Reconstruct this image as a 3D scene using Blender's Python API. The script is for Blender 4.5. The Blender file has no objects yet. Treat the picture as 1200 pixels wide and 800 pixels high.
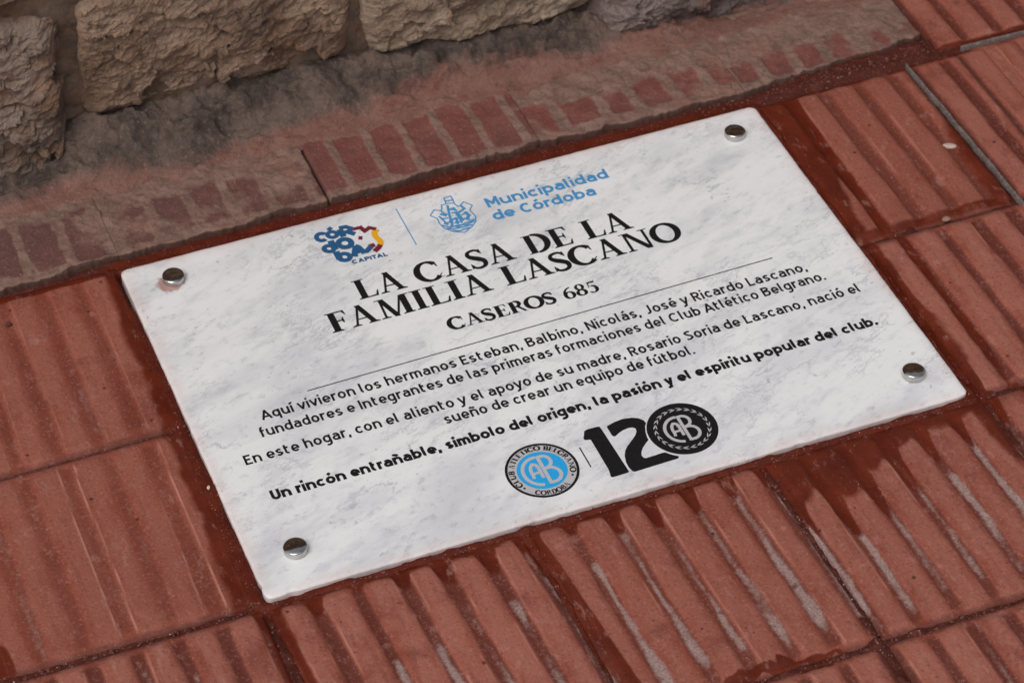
import bpy, math, random
import numpy as np
from mathutils import Vector

S = bpy.context.scene
C = S.collection
R = math.radians

# ---------------------------------------------------------------- camera, sky, sun, exposure
cam = bpy.data.cameras.new('camera')
cam.lens = 96.72; cam.sensor_width = 36.0; cam.sensor_fit = 'HORIZONTAL'
cam.shift_x = 0.125
cam.clip_start = 0.05; cam.clip_end = 500
cam.dof.use_dof = True; cam.dof.focus_distance = 2.20; cam.dof.aperture_fstop = 11.0
camo = bpy.data.objects.new('camera', cam); C.objects.link(camo)
camo.location = (-0.35067, -1.33684, 1.57899)
camo.rotation_euler = (0.809245, 0.0266588, -0.351795)
S.camera = camo

SUN_EL, SUN_AZ = 56.0, -128.0            # degrees; azimuth measured from +Y towards +X
W = bpy.data.worlds.new('World'); S.world = W; W.use_nodes = True
nt = W.node_tree; bg = nt.nodes['Background']
sky = nt.nodes.new('ShaderNodeTexSky'); sky.sky_type = 'NISHITA'; sky.sun_disc = False
sky.sun_elevation = R(SUN_EL); sky.sun_rotation = R(SUN_AZ); sky.dust_density = 4.0
hsv = nt.nodes.new('ShaderNodeHueSaturation'); hsv.inputs['Saturation'].default_value = 0.27
nt.links.new(sky.outputs[0], hsv.inputs['Color']); nt.links.new(hsv.outputs[0], bg.inputs[0])
bg.inputs[1].default_value = 0.12
sl = bpy.data.lights.new('sun', 'SUN'); sl.energy = 1.05; sl.angle = R(38); sl.color = (1.0, 0.955, 0.91)
so = bpy.data.objects.new('sun', sl); C.objects.link(so)
dv = Vector((math.sin(R(SUN_AZ))*math.cos(R(SUN_EL)), math.cos(R(SUN_AZ))*math.cos(R(SUN_EL)), math.sin(R(SUN_EL))))
so.rotation_euler = dv.to_track_quat('Z', 'Y').to_euler(); so.location = dv*5
S.view_settings.view_transform = 'Standard'; S.view_settings.look = 'None'
S.view_settings.gamma = 1.0; S.view_settings.exposure = -0.16

LOGO = {'blue':[([(0.1793,0.3782),(0.1787,0.3792),(0.1779,0.3799),(0.1769,0.3804),(0.1759,0.3806),(0.1748,0.3806),(0.1738,0.3803),(0.1729,0.3798),(0.1721,0.379),(0.1715,0.3781),(0.1712,0.377),(0.1711,0.3759),(0.1712,0.3748),(0.1716,0.3737),(0.1722,0.3728),(0.173,0.3721),(0.174,0.3715),(0.175,0.3713),(0.176,0.3713),(0.177,0.3715),(0.178,0.3721)],0.0043),([(0.1891,0.374),(0.1885,0.373),(0.1876,0.3722),(0.1865,0.3718),(0.1852,0.3717),(0.1839,0.372),(0.1828,0.3727),(0.1819,0.3736),(0.1813,0.3748),(0.1811,0.376),(0.1813,0.3771),(0.1818,0.3781),(0.1827,0.3789),(0.1839,0.3793),(0.1851,0.3794),(0.1864,0.3791),(0.1875,0.3784),(0.1885,0.3775),(0.189,0.3764),(0.1893,0.3752),(0.1891,0.374)],0.0042),([(0.1836,0.3822),(0.1876,0.3847)],0.004),([(0.1934,0.3798),(0.1936,0.3692)],0.0056),([(0.1933,0.3814),(0.1994,0.3809),(0.2025,0.3777),(0.2012,0.3741),(0.1944,0.3744)],0.0046),([(0.1983,0.3743),(0.2039,0.3688)],0.0052),([(0.1806,0.3577),(0.18,0.3567),(0.1791,0.3559),(0.1779,0.3554),(0.1766,0.3554),(0.1753,0.3557),(0.1741,0.3564),(0.1732,0.3573),(0.1726,0.3585),(0.1724,0.3597),(0.1726,0.3609),(0.1732,0.362),(0.1741,0.3628),(0.1753,0.3632),(0.1766,0.3633),(0.1779,0.363),(0.179,0.3623),(0.18,0.3613),(0.1806,0.3602),(0.1808,0.3589),(0.1806,0.3577)],0.0046),([(0.181,0.3687),(0.1813,0.3557)],0.0058),([(0.1968,0.3587),(0.196,0.3572),(0.1948,0.3562),(0.1932,0.3555),(0.1915,0.3554),(0.1898,0.3558),(0.1883,0.3567),(0.1871,0.358),(0.1863,0.3596),(0.186,0.3612),(0.1863,0.3629),(0.1871,0.3643),(0.1884,0.3654),(0.1899,0.3661),(0.1916,0.3662),(0.1933,0.3658),(0.1949,0.3649),(0.1961,0.3636),(0.1969,0.362),(0.1971,0.3603),(0.1968,0.3587)],0.0054),([(0.1898,0.3424),(0.1891,0.3412),(0.1881,0.3403),(0.1867,0.3397),(0.1853,0.3397),(0.1839,0.34),(0.1826,0.3408),(0.1815,0.3418),(0.1809,0.3431),(0.1807,0.3446),(0.1809,0.3459),(0.1816,0.3471),(0.1826,0.348),(0.1839,0.3485),(0.1854,0.3486),(0.1868,0.3483),(0.1881,0.3475),(0.1891,0.3465),(0.1898,0.3451),(0.19,0.3437),(0.1898,0.3424)],0.0047),([(0.1808,0.3534),(0.1807,0.343)],0.006),([(0.1934,0.3414),(0.1994,0.3543)],0.0058),([(0.1984,0.3543),(0.2008,0.3518),(0.2027,0.3446),(0.2059,0.3443),(0.2114,0.3486)],0.0052),([(0.1962,0.3472),(0.2002,0.3466)],0.006)],'maroon':[([(0.204,0.3755),(0.2111,0.3752),(0.213,0.3694),(0.2179,0.372),(0.2231,0.3683)],0.0042),([(0.2048,0.363),(0.2081,0.3616)],0.0046),([(0.2122,0.3517),(0.2123,0.3467)],0.0056),([(0.2196,0.3477),(0.2163,0.3441),(0.2117,0.3415)],0.005)],'yellow':[([(0.2241,0.3674),(0.22,0.3641),(0.2195,0.3583),(0.2209,0.3522),(0.2197,0.3472)],0.0054)],'crest':[([(0.2729,0.3671),(0.2788,0.373),(0.2838,0.3698),(0.286,0.3721),(0.2869,0.3766),(0.2916,0.3767),(0.2923,0.3844),(0.299,0.385),(0.2989,0.3786),(0.2982,0.3748),(0.2998,0.3696),(0.3027,0.3702),(0.3066,0.3735),(0.3121,0.3664),(0.3077,0.361),(0.3094,0.3516),(0.3072,0.3453),(0.3005,0.3394),(0.2927,0.3354),(0.2842,0.34),(0.2785,0.3466),(0.2768,0.3544),(0.2774,0.3613),(0.2729,0.3671)],0.0009),([(0.2916,0.3767),(0.2984,0.3752)],0.0009),([(0.2919,0.3802),(0.2987,0.3794)],0.0012),([(0.2838,0.3698),(0.2855,0.3648),(0.288,0.3634)],0.0009),([(0.2897,0.3683),(0.2955,0.3691),(0.2966,0.3639)],0.0011),([(0.2919,0.3746),(0.2865,0.3513)],0.0013),([(0.2913,0.3636),(0.2969,0.3622),(0.2949,0.3543)],0.0011),([(0.3024,0.3695),(0.3042,0.3648),(0.2967,0.3615),(0.2974,0.3501)],0.0013),([(0.2949,0.3622),(0.2955,0.3477)],0.001),([(0.2818,0.3659),(0.2864,0.3616)],0.0014),([(0.2803,0.3593),(0.2866,0.3584)],0.001),([(0.2798,0.3635),(0.2825,0.3529),(0.2861,0.353)],0.001),([(0.2807,0.3536),(0.2835,0.3502)],0.0014),([(0.3026,0.3607),(0.3046,0.3551),(0.3006,0.3504)],0.0018),([(0.2983,0.3576),(0.3053,0.3596)],0.001),([(0.2985,0.3528),(0.3033,0.3493)],0.0012),([(0.2863,0.3482),(0.2885,0.3552),(0.2929,0.3558),(0.2913,0.3478)],0.0014),([(0.2892,0.3502),(0.2942,0.3498)],0.0012),([(0.2915,0.3683),(0.2965,0.3663)],0.001),([(0.2908,0.3598),(0.2908,0.3591)],0.0014),([(0.2939,0.3598),(0.2943,0.3593)],0.0014),([(0.2776,0.3517),(0.2835,0.3462),(0.2908,0.3464),(0.2982,0.3442),(0.3064,0.3465)],0.001),([(0.2798,0.3461),(0.2854,0.3431),(0.2924,0.3426),(0.3027,0.3424)],0.001),([(0.2843,0.3483),(0.29,0.3444),(0.297,0.3463),(0.3076,0.3483)],0.001),([(0.2837,0.3414),(0.29,0.3389),(0.2996,0.3397)],0.001)],'one':[(0.2943,0.0757),(0.2976,0.0765),(0.3059,0.0763),(0.3075,0.0754),(0.3078,0.0732),(0.3094,0.0218),(0.3085,0.0206),(0.295,0.0204),(0.2937,0.0219),(0.2944,0.024),(0.2952,0.0293),(0.2952,0.0646),(0.2941,0.0653),(0.2907,0.066),(0.2902,0.0679)],'two':[(0.3135,0.0741),(0.3207,0.076),(0.3275,0.0768),(0.3354,0.0755),(0.34,0.0731),(0.3433,0.069),(0.3438,0.0655),(0.3416,0.0625),(0.3392,0.0563),(0.3381,0.051),(0.3379,0.0476),(0.3337,0.0444),(0.3298,0.0409),(0.3269,0.0369),(0.3257,0.0336),(0.3263,0.0309),(0.3281,0.0299),(0.3431,0.0305),(0.3448,0.0299),(0.3485,0.0258),(0.3527,0.0223),(0.3522,0.0208),(0.3506,0.0202),(0.3138,0.0195),(0.3122,0.0205),(0.311,0.0256),(0.3113,0.0318),(0.3132,0.0386),(0.316,0.0438),(0.3195,0.0475),(0.3249,0.0518),(0.3301,0.0561),(0.333,0.0601),(0.3335,0.0631),(0.3317,0.0651),(0.3283,0.0658),(0.3233,0.065),(0.3188,0.0632),(0.3149,0.0611),(0.3133,0.0617),(0.3128,0.0633),(0.3127,0.0727)],'sep_top':[(0.2483,0.3867),(0.2483,0.3358)],'sep_low':[(0.2834,0.0603),(0.2834,0.037)]}
# ---------------------------------------------------------------- numpy noise
def _h(ix, iy, seed):
    n = (ix.astype(np.int64)*374761393 + iy.astype(np.int64)*668265263 + seed*1442695041) & 0xffffffff
    n = ((n ^ (n >> 13))*1274126177) & 0xffffffff
    n = (n ^ (n >> 16)) & 0xffffffff
    return n/4294967295.0
def vnoise(x, y, seed=0):
    x = np.asarray(x, float); y = np.asarray(y, float)
    ix = np.floor(x); iy = np.floor(y); fx = x-ix; fy = y-iy
    fx = fx*fx*(3-2*fx); fy = fy*fy*(3-2*fy)
    a = _h(ix, iy, seed); b = _h(ix+1, iy, seed); c = _h(ix, iy+1, seed); d = _h(ix+1, iy+1, seed)
    return a+(b-a)*fx+(c-a)*fy+(a-b-c+d)*fx*fy
def fbm(x, y, seed=0, octv=4, gain=0.5):
    """about -1..1"""
    s = 0.0; amp = 1.0; tot = 0.0
    for k in range(octv):
        s = s + amp*(vnoise(x*2**k+17.3*k, y*2**k-9.1*k, seed+k*31)*2-1); tot += amp; amp *= gain
    return s/tot*1.5
def cell(x, y, seed=0):
    """worley: distance to nearest, id of nearest, and faceted tilt value"""
    x = np.asarray(x, float); y = np.asarray(y, float)
    ix = np.floor(x); iy = np.floor(y); best = np.full(x.shape, 9.0); sec = np.full(x.shape, 9.0); fac = np.zeros(x.shape)
    for dx in (-1, 0, 1):
        for dy in (-1, 0, 1):
            cx = ix+dx; cy = iy+dy
            px = cx+_h(cx, cy, seed); py = cy+_h(cx, cy, seed+7)
            d = np.hypot(x-px, y-py)
            t = (x-px)*(_h(cx, cy, seed+11)-.5)*2+(y-py)*(_h(cx, cy, seed+13)-.5)*2+(_h(cx, cy, seed+17)-.5)
            m = d < best
            sec = np.where(m, best, np.minimum(sec, d)); fac = np.where(m, t, fac); best = np.where(m, d, best)
    return best, sec, fac
def sm(a, b, x):
    t = np.clip((x-a)/(b-a), 0, 1); return t*t*(3-2*t)

# ---------------------------------------------------------------- objects
def link(name, me, parent=None, mats=()):
    o = bpy.data.objects.new(name, me); C.objects.link(o)
    if parent: o.parent = parent
    for m in mats: me.materials.append(m)
    return o
def info(o, label=None, cat=None, group=None, kind=None):
    if label: o['label'] = label
    if cat: o['category'] = cat
    if group: o['group'] = group
    if kind: o['kind'] = kind
    return o
def pydata(name, v, f, smooth=True):
    me = bpy.data.meshes.new(name); me.from_pydata([tuple(map(float, p)) for p in v], [], f)
    if smooth: me.polygons.foreach_set('use_smooth', [True]*len(me.polygons))
    me.update(); return me
def grid_mesh(name, X, Y, Z, attrs={}, skirt=None, smooth=True):
    """X, Y, Z arrays (ny, nx); skirt(x, y, z) -> point for a rim dropped behind the border"""
    ny, nx = X.shape
    v = np.stack([X.ravel(), Y.ravel(), Z.ravel()], 1)
    idx = np.arange(nx*ny).reshape(ny, nx)
    q = np.stack([idx[:-1, :-1], idx[:-1, 1:], idx[1:, 1:], idx[1:, :-1]], -1).reshape(-1, 4)
    if skirt is not None:
        b = np.concatenate([idx[0, :], idx[1:, -1], idx[-1, -2::-1], idx[-2:0:-1, 0]])
        sv = np.array([skirt(*v[i]) for i in b]); n0 = len(v)
        v = np.concatenate([v, sv]); k = np.arange(len(b)); k2 = np.roll(k, -1)
        q2 = np.stack([b[k], n0+k, n0+k2, b[k2]], -1)
        q = np.concatenate([q, q2])
    me = bpy.data.meshes.new(name)
    me.vertices.add(len(v)); me.vertices.foreach_set('co', v.ravel())
    me.loops.add(q.size); me.loops.foreach_set('vertex_index', q.ravel().astype(np.int32))
    me.polygons.add(len(q)); me.polygons.foreach_set('loop_start', np.arange(0, q.size, 4, dtype=np.int32))
    me.polygons.foreach_set('loop_total', np.full(len(q), 4, dtype=np.int32))
    me.polygons.foreach_set('use_smooth', np.full(len(q), smooth))
    for n, a in attrs.items():
        at = me.attributes.new(n, 'FLOAT', 'POINT'); a = a.ravel()
        if skirt is not None: a = np.concatenate([a, a[b]])
        at.data.foreach_set('value', a.astype(np.float32))
    me.update(calc_edges=True); me.validate(); return me

# ---------------------------------------------------------------- materials
class M:
    def __init__(s, name):
        s.m = bpy.data.materials.new(name); s.m.use_nodes = True; s.t = s.m.node_tree
        s.b = s.t.nodes['Principled BSDF']; s.co = s.t.nodes.new('ShaderNodeTexCoord').outputs['Object']
    def n(s, k): return s.t.nodes.new('ShaderNode'+k)
    def l(s, a, b): s.t.links.new(a, b)
    def put(s, v, sock):
        if isinstance(v, bpy.types.NodeSocket): s.l(v, sock)
        elif isinstance(v, (tuple, list)) and len(v) == 3 and sock.type == 'RGBA': sock.default_value = (*v, 1)
        else: sock.default_value = v
    def noise(s, scale, detail=4, rough=.55, vec=None, dist=0., out='Fac'):
        n = s.n('TexNoise'); n.inputs['Scale'].default_value = scale; n.inputs['Detail'].default_value = detail
        n.inputs['Roughness'].default_value = rough; n.inputs['Distortion'].default_value = dist
        s.l(vec or s.co, n.inputs['Vector']); return n.outputs[out]
    def mapping(s, scale=(1, 1, 1), rot=(0, 0, 0), loc=(0, 0, 0), vec=None):
        n = s.n('Mapping'); n.inputs['Scale'].default_value = scale; n.inputs['Rotation'].default_value = rot
        n.inputs['Location'].default_value = loc; s.l(vec or s.co, n.inputs['Vector']); return n.outputs[0]
    def math(s, op, a, b=0., c=None):
        n = s.n('Math'); n.operation = op; s.put(a, n.inputs[0]); s.put(b, n.inputs[1])
        if c is not None: s.put(c, n.inputs[2])
        return n.outputs[0]
    def ramp(s, v, a, b, lo=0., hi=1.):
        n = s.n('MapRange'); n.interpolation_type = 'SMOOTHSTEP'
        s.put(v, n.inputs[0])
        for i, k in zip((1, 2, 3, 4), (a, b, lo, hi)): s.put(k, n.inputs[i])
        return n.outputs[0]
    def mix(s, f, a, b, mode='MIX'):
        n = s.n('Mix'); n.data_type = 'RGBA'; n.blend_type = mode
        s.put(f, n.inputs[0]); s.put(a, n.inputs[6]); s.put(b, n.inputs[7]); return n.outputs[2]
    def attr(s, name):
        n = s.n('Attribute'); n.attribute_name = name; return n.outputs['Fac']
    def shift(s, amount=3.0):
        """object coordinates offset per object"""
        oi = s.n('ObjectInfo'); v = s.n('VectorMath'); v.operation = 'SCALE'
        cmb = s.n('CombineXYZ'); s.l(oi.outputs['Random'], cmb.inputs[0]); s.l(oi.outputs['Random'], cmb.inputs[1])
        s.l(cmb.outputs[0], v.inputs[0]); v.inputs['Scale'].default_value = amount
        a = s.n('VectorMath'); a.operation = 'ADD'; s.l(s.co, a.inputs[0]); s.l(v.outputs[0], a.inputs[1])
        s.co = a.outputs[0]; return oi.outputs['Random']
    def bump(s, h, dist, strength=1.0):
        n = s.n('Bump'); n.inputs['Strength'].default_value = strength; n.inputs['Distance'].default_value = dist
        s.l(h, n.inputs['Height'])
        if s.b.inputs['Normal'].is_linked: s.l(s.b.inputs['Normal'].links[0].from_socket, n.inputs['Normal'])
        s.l(n.outputs[0], s.b.inputs['Normal'])
    def fin(s, col, rough=.8, spec=.5):
        s.put(col, s.b.inputs['Base Color']); s.put(rough, s.b.inputs['Roughness'])
        s.put(spec, s.b.inputs['Specular IOR Level']); return s.m

STAIN = (.088, .0105, .0035); GRIT = (.105, .021, .012)

def mat_tile():
    m = M('ribbed_red_tile'); rnd = m.shift(2.7)
    g = m.attr('grv'); cem = m.attr('cem'); st = m.attr('stain'); burr_glint = m.attr('burr_glint')
    big = m.noise(9, 5, .6); mid = m.noise(55, 5, .65); fine = m.noise(420, 3, .6)
    streak = m.noise(14, 4, .6, m.mapping((9, 1, 1)))
    base = m.mix(m.ramp(big, .3, .7), (.205, .040, .021), (.295, .072, .042))
    base = m.mix(m.ramp(mid, .40, .72, 0, .5), base, (.33, .098, .068))
    # dust rubbed into the tops of the ribs, leaving the shoulders redder
    cen = m.attr('cen'); dn = m.noise(20, 6, .7, m.mapping((2.2, .8, 1)))
    dust = m.ramp(m.math('SUBTRACT', m.math('ADD', m.math('MULTIPLY', m.math('SUBTRACT', 1., cen), .55), m.math('MULTIPLY', dn, 1.1)), .42), .12, .62)
    base = m.mix(m.math('MULTIPLY', dust, .64), base, (.380, .146, .108))
    base = m.mix(m.ramp(streak, .50, .70, 0, .4), base, (.190, .044, .028))
    wet = m.ramp(m.noise(6.5, 5, .7), .54, .66)
    base = m.mix(m.math('MULTIPLY', wet, .5), base, (.160, .033, .019))
    base = m.mix(m.math('MULTIPLY', m.ramp(g, .25, .85), .74), base, (.090, .019, .012))      # darker red-brown down in the grooves
    base = m.mix(m.ramp(rnd, .2, .9, 0, .38), base, (.235, .060, .036))
    base = m.mix(m.ramp(fine, .55, .72, 0, .42), base, (.42, .22, .18))
    base = m.mix(m.ramp(fine, .28, .44, .5, 0), base, (.070, .020, .015))
    blot = m.noise(28, 6, .72); base = m.mix(m.ramp(blot, .58, .72, 0, .5), base, (.12, .032, .022)); base = m.mix(m.ramp(blot, .30, .40, .35, 0), base, (.45, .22, .18))
    base = m.mix(m.math('MULTIPLY', burr_glint, .55), base, (.52, .24, .18))  # light catching the burrs, painted as a pale orange line
    endg = m.attr('endd'); base = m.mix(m.math('MULTIPLY', m.ramp(m.math('ADD', endg, m.math('MULTIPLY', m.math('SUBTRACT', mid, .5), .9)), .35, .95), .62), base, (.085, .022, .015))
    # grey cement slurry dried in grooves
    cn = m.noise(230, 4, .7)
    cf = m.ramp(m.math('ADD', cem, m.math('MULTIPLY', m.math('SUBTRACT', cn, .5), .9)), .26, .88)
    cc = m.mix(m.ramp(m.noise(600, 3), .3, .7), (.245, .145, .125), (.385, .265, .240))
    cc = m.mix(m.ramp(m.noise(150, 2), .62, .72, 0, .8), cc, (.14, .06, .05))
    base = m.mix(cf, base, cc)
    # red oxide stain round the plaque and along the joints
    sf = m.ramp(m.math('ADD', st, m.math('MULTIPLY', m.math('SUBTRACT', mid, .5), .6)), .22, .72)
    sc = m.mix(m.ramp(m.noise(35, 4), .3, .7), STAIN, (.135, .019, .0065))
    base = m.mix(m.math('MULTIPLY', sf, .93), base, sc)
    base = m.mix(m.ramp(m.noise(900, 1), .775, .80, 0, .8), base, (.7, .55, .5))        # sparse sand grains
    vor = m.n('TexVoronoi'); vor.inputs['Scale'].default_value = 38; m.l(m.co, vor.inputs['Vector'])
    pit = m.ramp(vor.outputs['Distance'], .045, .075, 1, 0)
    base = m.mix(m.math('MULTIPLY', pit, .8), base, (.06, .02, .018))
    m.bump(fine, .0006, .7); m.bump(mid, .0018, .6)
    m.bump(m.noise(1300, 2), .0003, .7)
    sw = m.noise(75, 6, .75, m.mapping((1.6, .7, 1), (0, 0, .5))); base = m.mix(m.ramp(sw, .56, .68, 0, .32), base, (.46, .25, .21)); m.bump(sw, .0008, .4)
    m.bump(m.math('MULTIPLY', pit, -1.), .001, .6)
    rough = m.math('SUBTRACT', m.math('SUBTRACT', .68, m.math('MULTIPLY', sf, .22)), m.math('MULTIPLY', wet, .18))
    return m.fin(base, rough, m.math('SUBTRACT', .27, m.math('MULTIPLY', sf, .10)))

def mat_grout():
    m = M('red_mortar'); w = m.attr('smooth')
    n1 = m.noise(60, 5, .6); n2 = m.noise(420, 4, .7)
    gr = m.mix(m.ramp(n2, .3, .7), (.055, .013, .009), GRIT)
    gr = m.mix(m.ramp(n1, .5, .75, 0, .5), gr, (.19, .062, .048))
    smth = m.mix(m.ramp(n1, .3, .7), STAIN, (.125, .018, .006))
    col = m.mix(m.ramp(w, .3, .7), gr, smth)
    col = m.mix(m.ramp(m.noise(850, 1), .71, .75, 0, .9), col, (.6, .45, .4))
    m.bump(n2, .0012, .7); m.bump(n1, .002, .4)
    return m.fin(col, m.math('SUBTRACT', .74, m.math('MULTIPLY', w, .15)), .2)

def mat_marble():
    m = M('white_veined_marble')
    rot = m.mapping((1, 1, 1), (0, 0, R(-21)))
    st = m.mapping((1.0, 2.7, 1), (0, 0, R(0)), (0, 0, 0), rot)
    warp = m.noise(7, 4, .6, None, 0, 'Color')
    wv = m.n('VectorMath'); wv.operation = 'MULTIPLY_ADD'; m.l(warp, wv.inputs[0]); wv.inputs[1].default_value = (.05, .05, .05); m.l(st, wv.inputs[2])
    cloud = m.noise(7.5, 6, .60, wv.outputs[0], .1)
    cloud2 = m.noise(24, 5, .62, wv.outputs[0], .1)
    v1 = m.noise(7.5, 9, .68, wv.outputs[0], .25)
    vein = m.ramp(m.math('ABSOLUTE', m.math('SUBTRACT', v1, .5)), 0, .016, 1, 0)
    gate = m.ramp(m.noise(9, 3), .46, .64)
    v2 = m.noise(15, 7, .7, wv.outputs[0], .3); vein2 = m.math('MULTIPLY', m.ramp(m.math('ABSOLUTE', m.math('SUBTRACT', v2, .5)), 0, .020, 1, 0), m.ramp(m.noise(12, 4), .46, .60))
    base = m.mix(m.ramp(cloud, .40, .74), (.86, .85, .855), (.66, .665, .685))
    base = m.mix(m.ramp(cloud2, .48, .76, 0, .48), base, (.50, .505, .54))
    c3 = m.noise(75, 5, .68, m.mapping((1, 1.5, 1), (0, 0, 0), (0, 0, 0), rot)); base = m.mix(m.math('MULTIPLY', m.ramp(c3, .52, .72), m.ramp(cloud, .35, .62, .25, .75)), base, (.46, .47, .50))
    base = m.mix(m.math('MULTIPLY', m.math('MULTIPLY', vein, gate), .60), base, (.32, .33, .37))
    base = m.mix(m.math('MULTIPLY', vein2, .42), base, (.33, .34, .37))
    sp = m.noise(130, 3, .6); sg = m.ramp(m.noise(14, 3), .42, .62)
    base = m.mix(m.math('MULTIPLY', m.ramp(sp, .63, .72), m.math('MULTIPLY', sg, .7)), base, (.33, .33, .35))
    dots = m.noise(330, 1); base = m.mix(m.ramp(dots, .755, .79, 0, .6), base, (.25, .24, .25))
    # rust-pink soaking in from the edges and round the fixings
    edge = m.attr('edge'); en = m.noise(26, 5, .65)
    ef = m.ramp(m.math('ADD', edge, m.math('MULTIPLY', m.math('SUBTRACT', en, .5), .9)), .55, 1.15, 0, .42)
    base = m.mix(ef, base, (.72, .52, .46))
    rust = m.attr('rust'); rf = m.ramp(m.math('ADD', rust, m.math('MULTIPLY', m.math('SUBTRACT', m.noise(260, 3), .5), .7)), .52, .85, 0, .75)
    base = m.mix(rf, base, (.30, .10, .065))
    m.bump(m.noise(90, 3), .0004, .12)
    m.b.inputs['Subsurface Weight'].default_value = .0
    return m.fin(base, m.ramp(m.noise(40, 4), .3, .7, .30, .42), .45)

def mat_old_tile():
    m = M('old_tile_under_mortar'); m.shift(1.3)
    cov = m.attr('cov'); n1 = m.noise(42, 6, .68); n2 = m.noise(330, 4, .7); n3 = m.noise(12, 4)
    red = m.mix(m.ramp(n1, .35, .7), (.185, .056, .045), (.245, .092, .076))
    sepx = m.n('SeparateXYZ'); m.l(m.n('NewGeometry').outputs['Position'], sepx.inputs[0])
    grime = m.ramp(sepx.outputs[0], .23, .17)                  # the left run of old tiles is grimier
    red = m.mix(m.ramp(n3, .45, .7, 0, .6), red, (.14, .058, .048))
    red = m.mix(m.math('MULTIPLY', grime, .7), red, (.135, .066, .056))
    mor = m.mix(m.ramp(n1, .3, .7), (.185, .108, .084), (.29, .175, .138))
    mor = m.mix(m.ramp(m.noise(22, 5), .5, .75, 0, .75), mor, (.29, .130, .100))
    mor = m.mix(m.ramp(m.noise(70, 5, .7), .56, .74, 0, .8), mor, (.10, .065, .056))
    f = m.ramp(m.math('ADD', cov, m.math('MULTIPLY', m.math('SUBTRACT', m.noise(120, 5, .7), .5), 1.1)), .20, .95)
    col = m.mix(f, red, mor)
    col = m.mix(m.ramp(n2, .56, .72, 0, .5), col, (.38, .26, .215)); col = m.mix(m.ramp(n2, .30, .44, .6, 0), col, (.075, .040, .033))
    col = m.mix(m.ramp(m.noise(34, 6, .75), .57, .66, 0, .55), col, (.105, .062, .052))
    col = m.mix(m.ramp(m.noise(800, 1), .76, .79, 0, .9), col, (.65, .58, .52))
    fr = m.attr('front'); col = m.mix(m.math('MULTIPLY', m.ramp(fr, .15, .6), .85), col, (.055, .022, .016))  # dark red front edge, with its shade painted into the colour
    m.bump(n2, .0018, .9); m.bump(n1, .0022, .5)
    return m.fin(col, .85, .3)

def mat_skirting():
    m = M('rough_cement_skirting')
    gr = m.attr('grey'); n1 = m.noise(30, 6, .7); n2 = m.noise(300, 4, .75); n3 = m.noise(85, 5, .7)
    pink = m.mix(m.ramp(n1, .3, .7), (.210, .095, .072), (.29, .152, .120))
    pink = m.mix(m.ramp(n3, .5, .75, 0, .65), pink, (.20, .062, .046))
    grey = m.mix(m.ramp(n1, .35, .65), (.062, .045, .037), (.175, .122, .098))
    grey = m.mix(m.ramp(n3, .5, .7, 0, .6), grey, (.15, .115, .10))
    f = m.ramp(m.math('ADD', gr, m.math('MULTIPLY', m.math('SUBTRACT', m.noise(38, 5, .65), .5), .9)), .3, .75)
    col = m.mix(f, pink, grey)
    col = m.mix(m.ramp(n2, .56, .72, 0, .5), col, (.40, .29, .24)); col = m.mix(m.ramp(n2, .28, .44, .6, 0), col, (.060, .038, .032))
    col = m.mix(m.ramp(m.noise(48, 6, .78), .56, .66, 0, .6), col, (.085, .055, .046))
    m.bump(n2, .0024, .9); m.bump(n3, .0050, .75)
    return m.fin(col, .9, .3)

def mat_stone(name, a, b, c, dark):
    m = M(name); m.shift(5.1)
    n1 = m.noise(11, 6, .62); n2 = m.noise(60, 7, .7); n3 = m.noise(260, 5, .75)
    lay = m.noise(22, 6, .65, m.mapping((1, 1, 2.8), (0, R(-20), 0)))
    col = m.mix(m.ramp(n1, .40, .60), a, b)
    col = m.mix(m.ramp(m.noise(9, 6, .7), .48, .62, 0, .6), col, dark)
    col = m.mix(m.ramp(m.noise(16, 5, .7, None, .6), .54, .66, 0, .5), col, tuple(v*k for v, k in zip(c, (1.35, 1.0, .72))))
    col = m.mix(m.ramp(lay, .45, .68, 0, .75), col, c)
    col = m.mix(m.ramp(n2, .30, .47, .75, 0), col, dark)
    col = m.mix(m.ramp(n3, .56, .74, 0, .5), col, tuple(min(.6, v*1.5) for v in b))
    col = m.mix(m.ramp(n3, .28, .42, .55, 0), col, dark)
    m.bump(n3, .0022, .8); m.bump(n2, .0040, .55)
    return m.fin(col, .88, .3)

def mat_plain(name, col, rough=.5, metal=0., var=.0, spec=.35):
    m = M(name)
    if var:
        n = m.noise(500, 3, .6); c = m.mix(m.ramp(n, .3, .75), col, tuple(min(1, v*(1+var)+var*.04) for v in col))
    else: c = col
    m.b.inputs['Metallic'].default_value = metal
    return m.fin(c, rough, spec)

TILE = mat_tile(); GROUT = mat_grout(); MARBLE = mat_marble(); OLD = mat_old_tile(); SKIRT = mat_skirting()
INK = mat_plain('black_print', (.0065, .006, .0065), .55, 0, .2, .22)
LBLUE = mat_plain('light_blue_print', (.055, .25, .50), .5, 0, .3)
EBLUE = mat_plain('emblem_blue_print', (.02, .36, .75), .45, 0, .1)
DBLUE = mat_plain('dark_blue_print', (.014, .085, .20), .5, 0, .35)
MAROON = mat_plain('maroon_print', (.16, .010, .022), .45, 0, .3)
YELLOW = mat_plain('yellow_print', (.85, .42, .015), .45)
SILVER = mat_plain('pale_grey_print', (.50, .48, .49), .45, 0, .1)
def mat_chrome():
    m = M('chrome'); m.b.inputs['Metallic'].default_value = 1.0
    n = m.noise(160, 4, .6); m.bump(m.noise(700, 2), .0002, .12)
    return m.fin(m.mix(m.ramp(n, .5, .75), (.58, .57, .55), (.36, .33, .30)), m.ramp(n, .4, .7, .05, .16), .5)
CHROME = mat_chrome()
CEMENT = mat_plain('grey_cement', (.105, .078, .070), .9, 0, .9)
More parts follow.
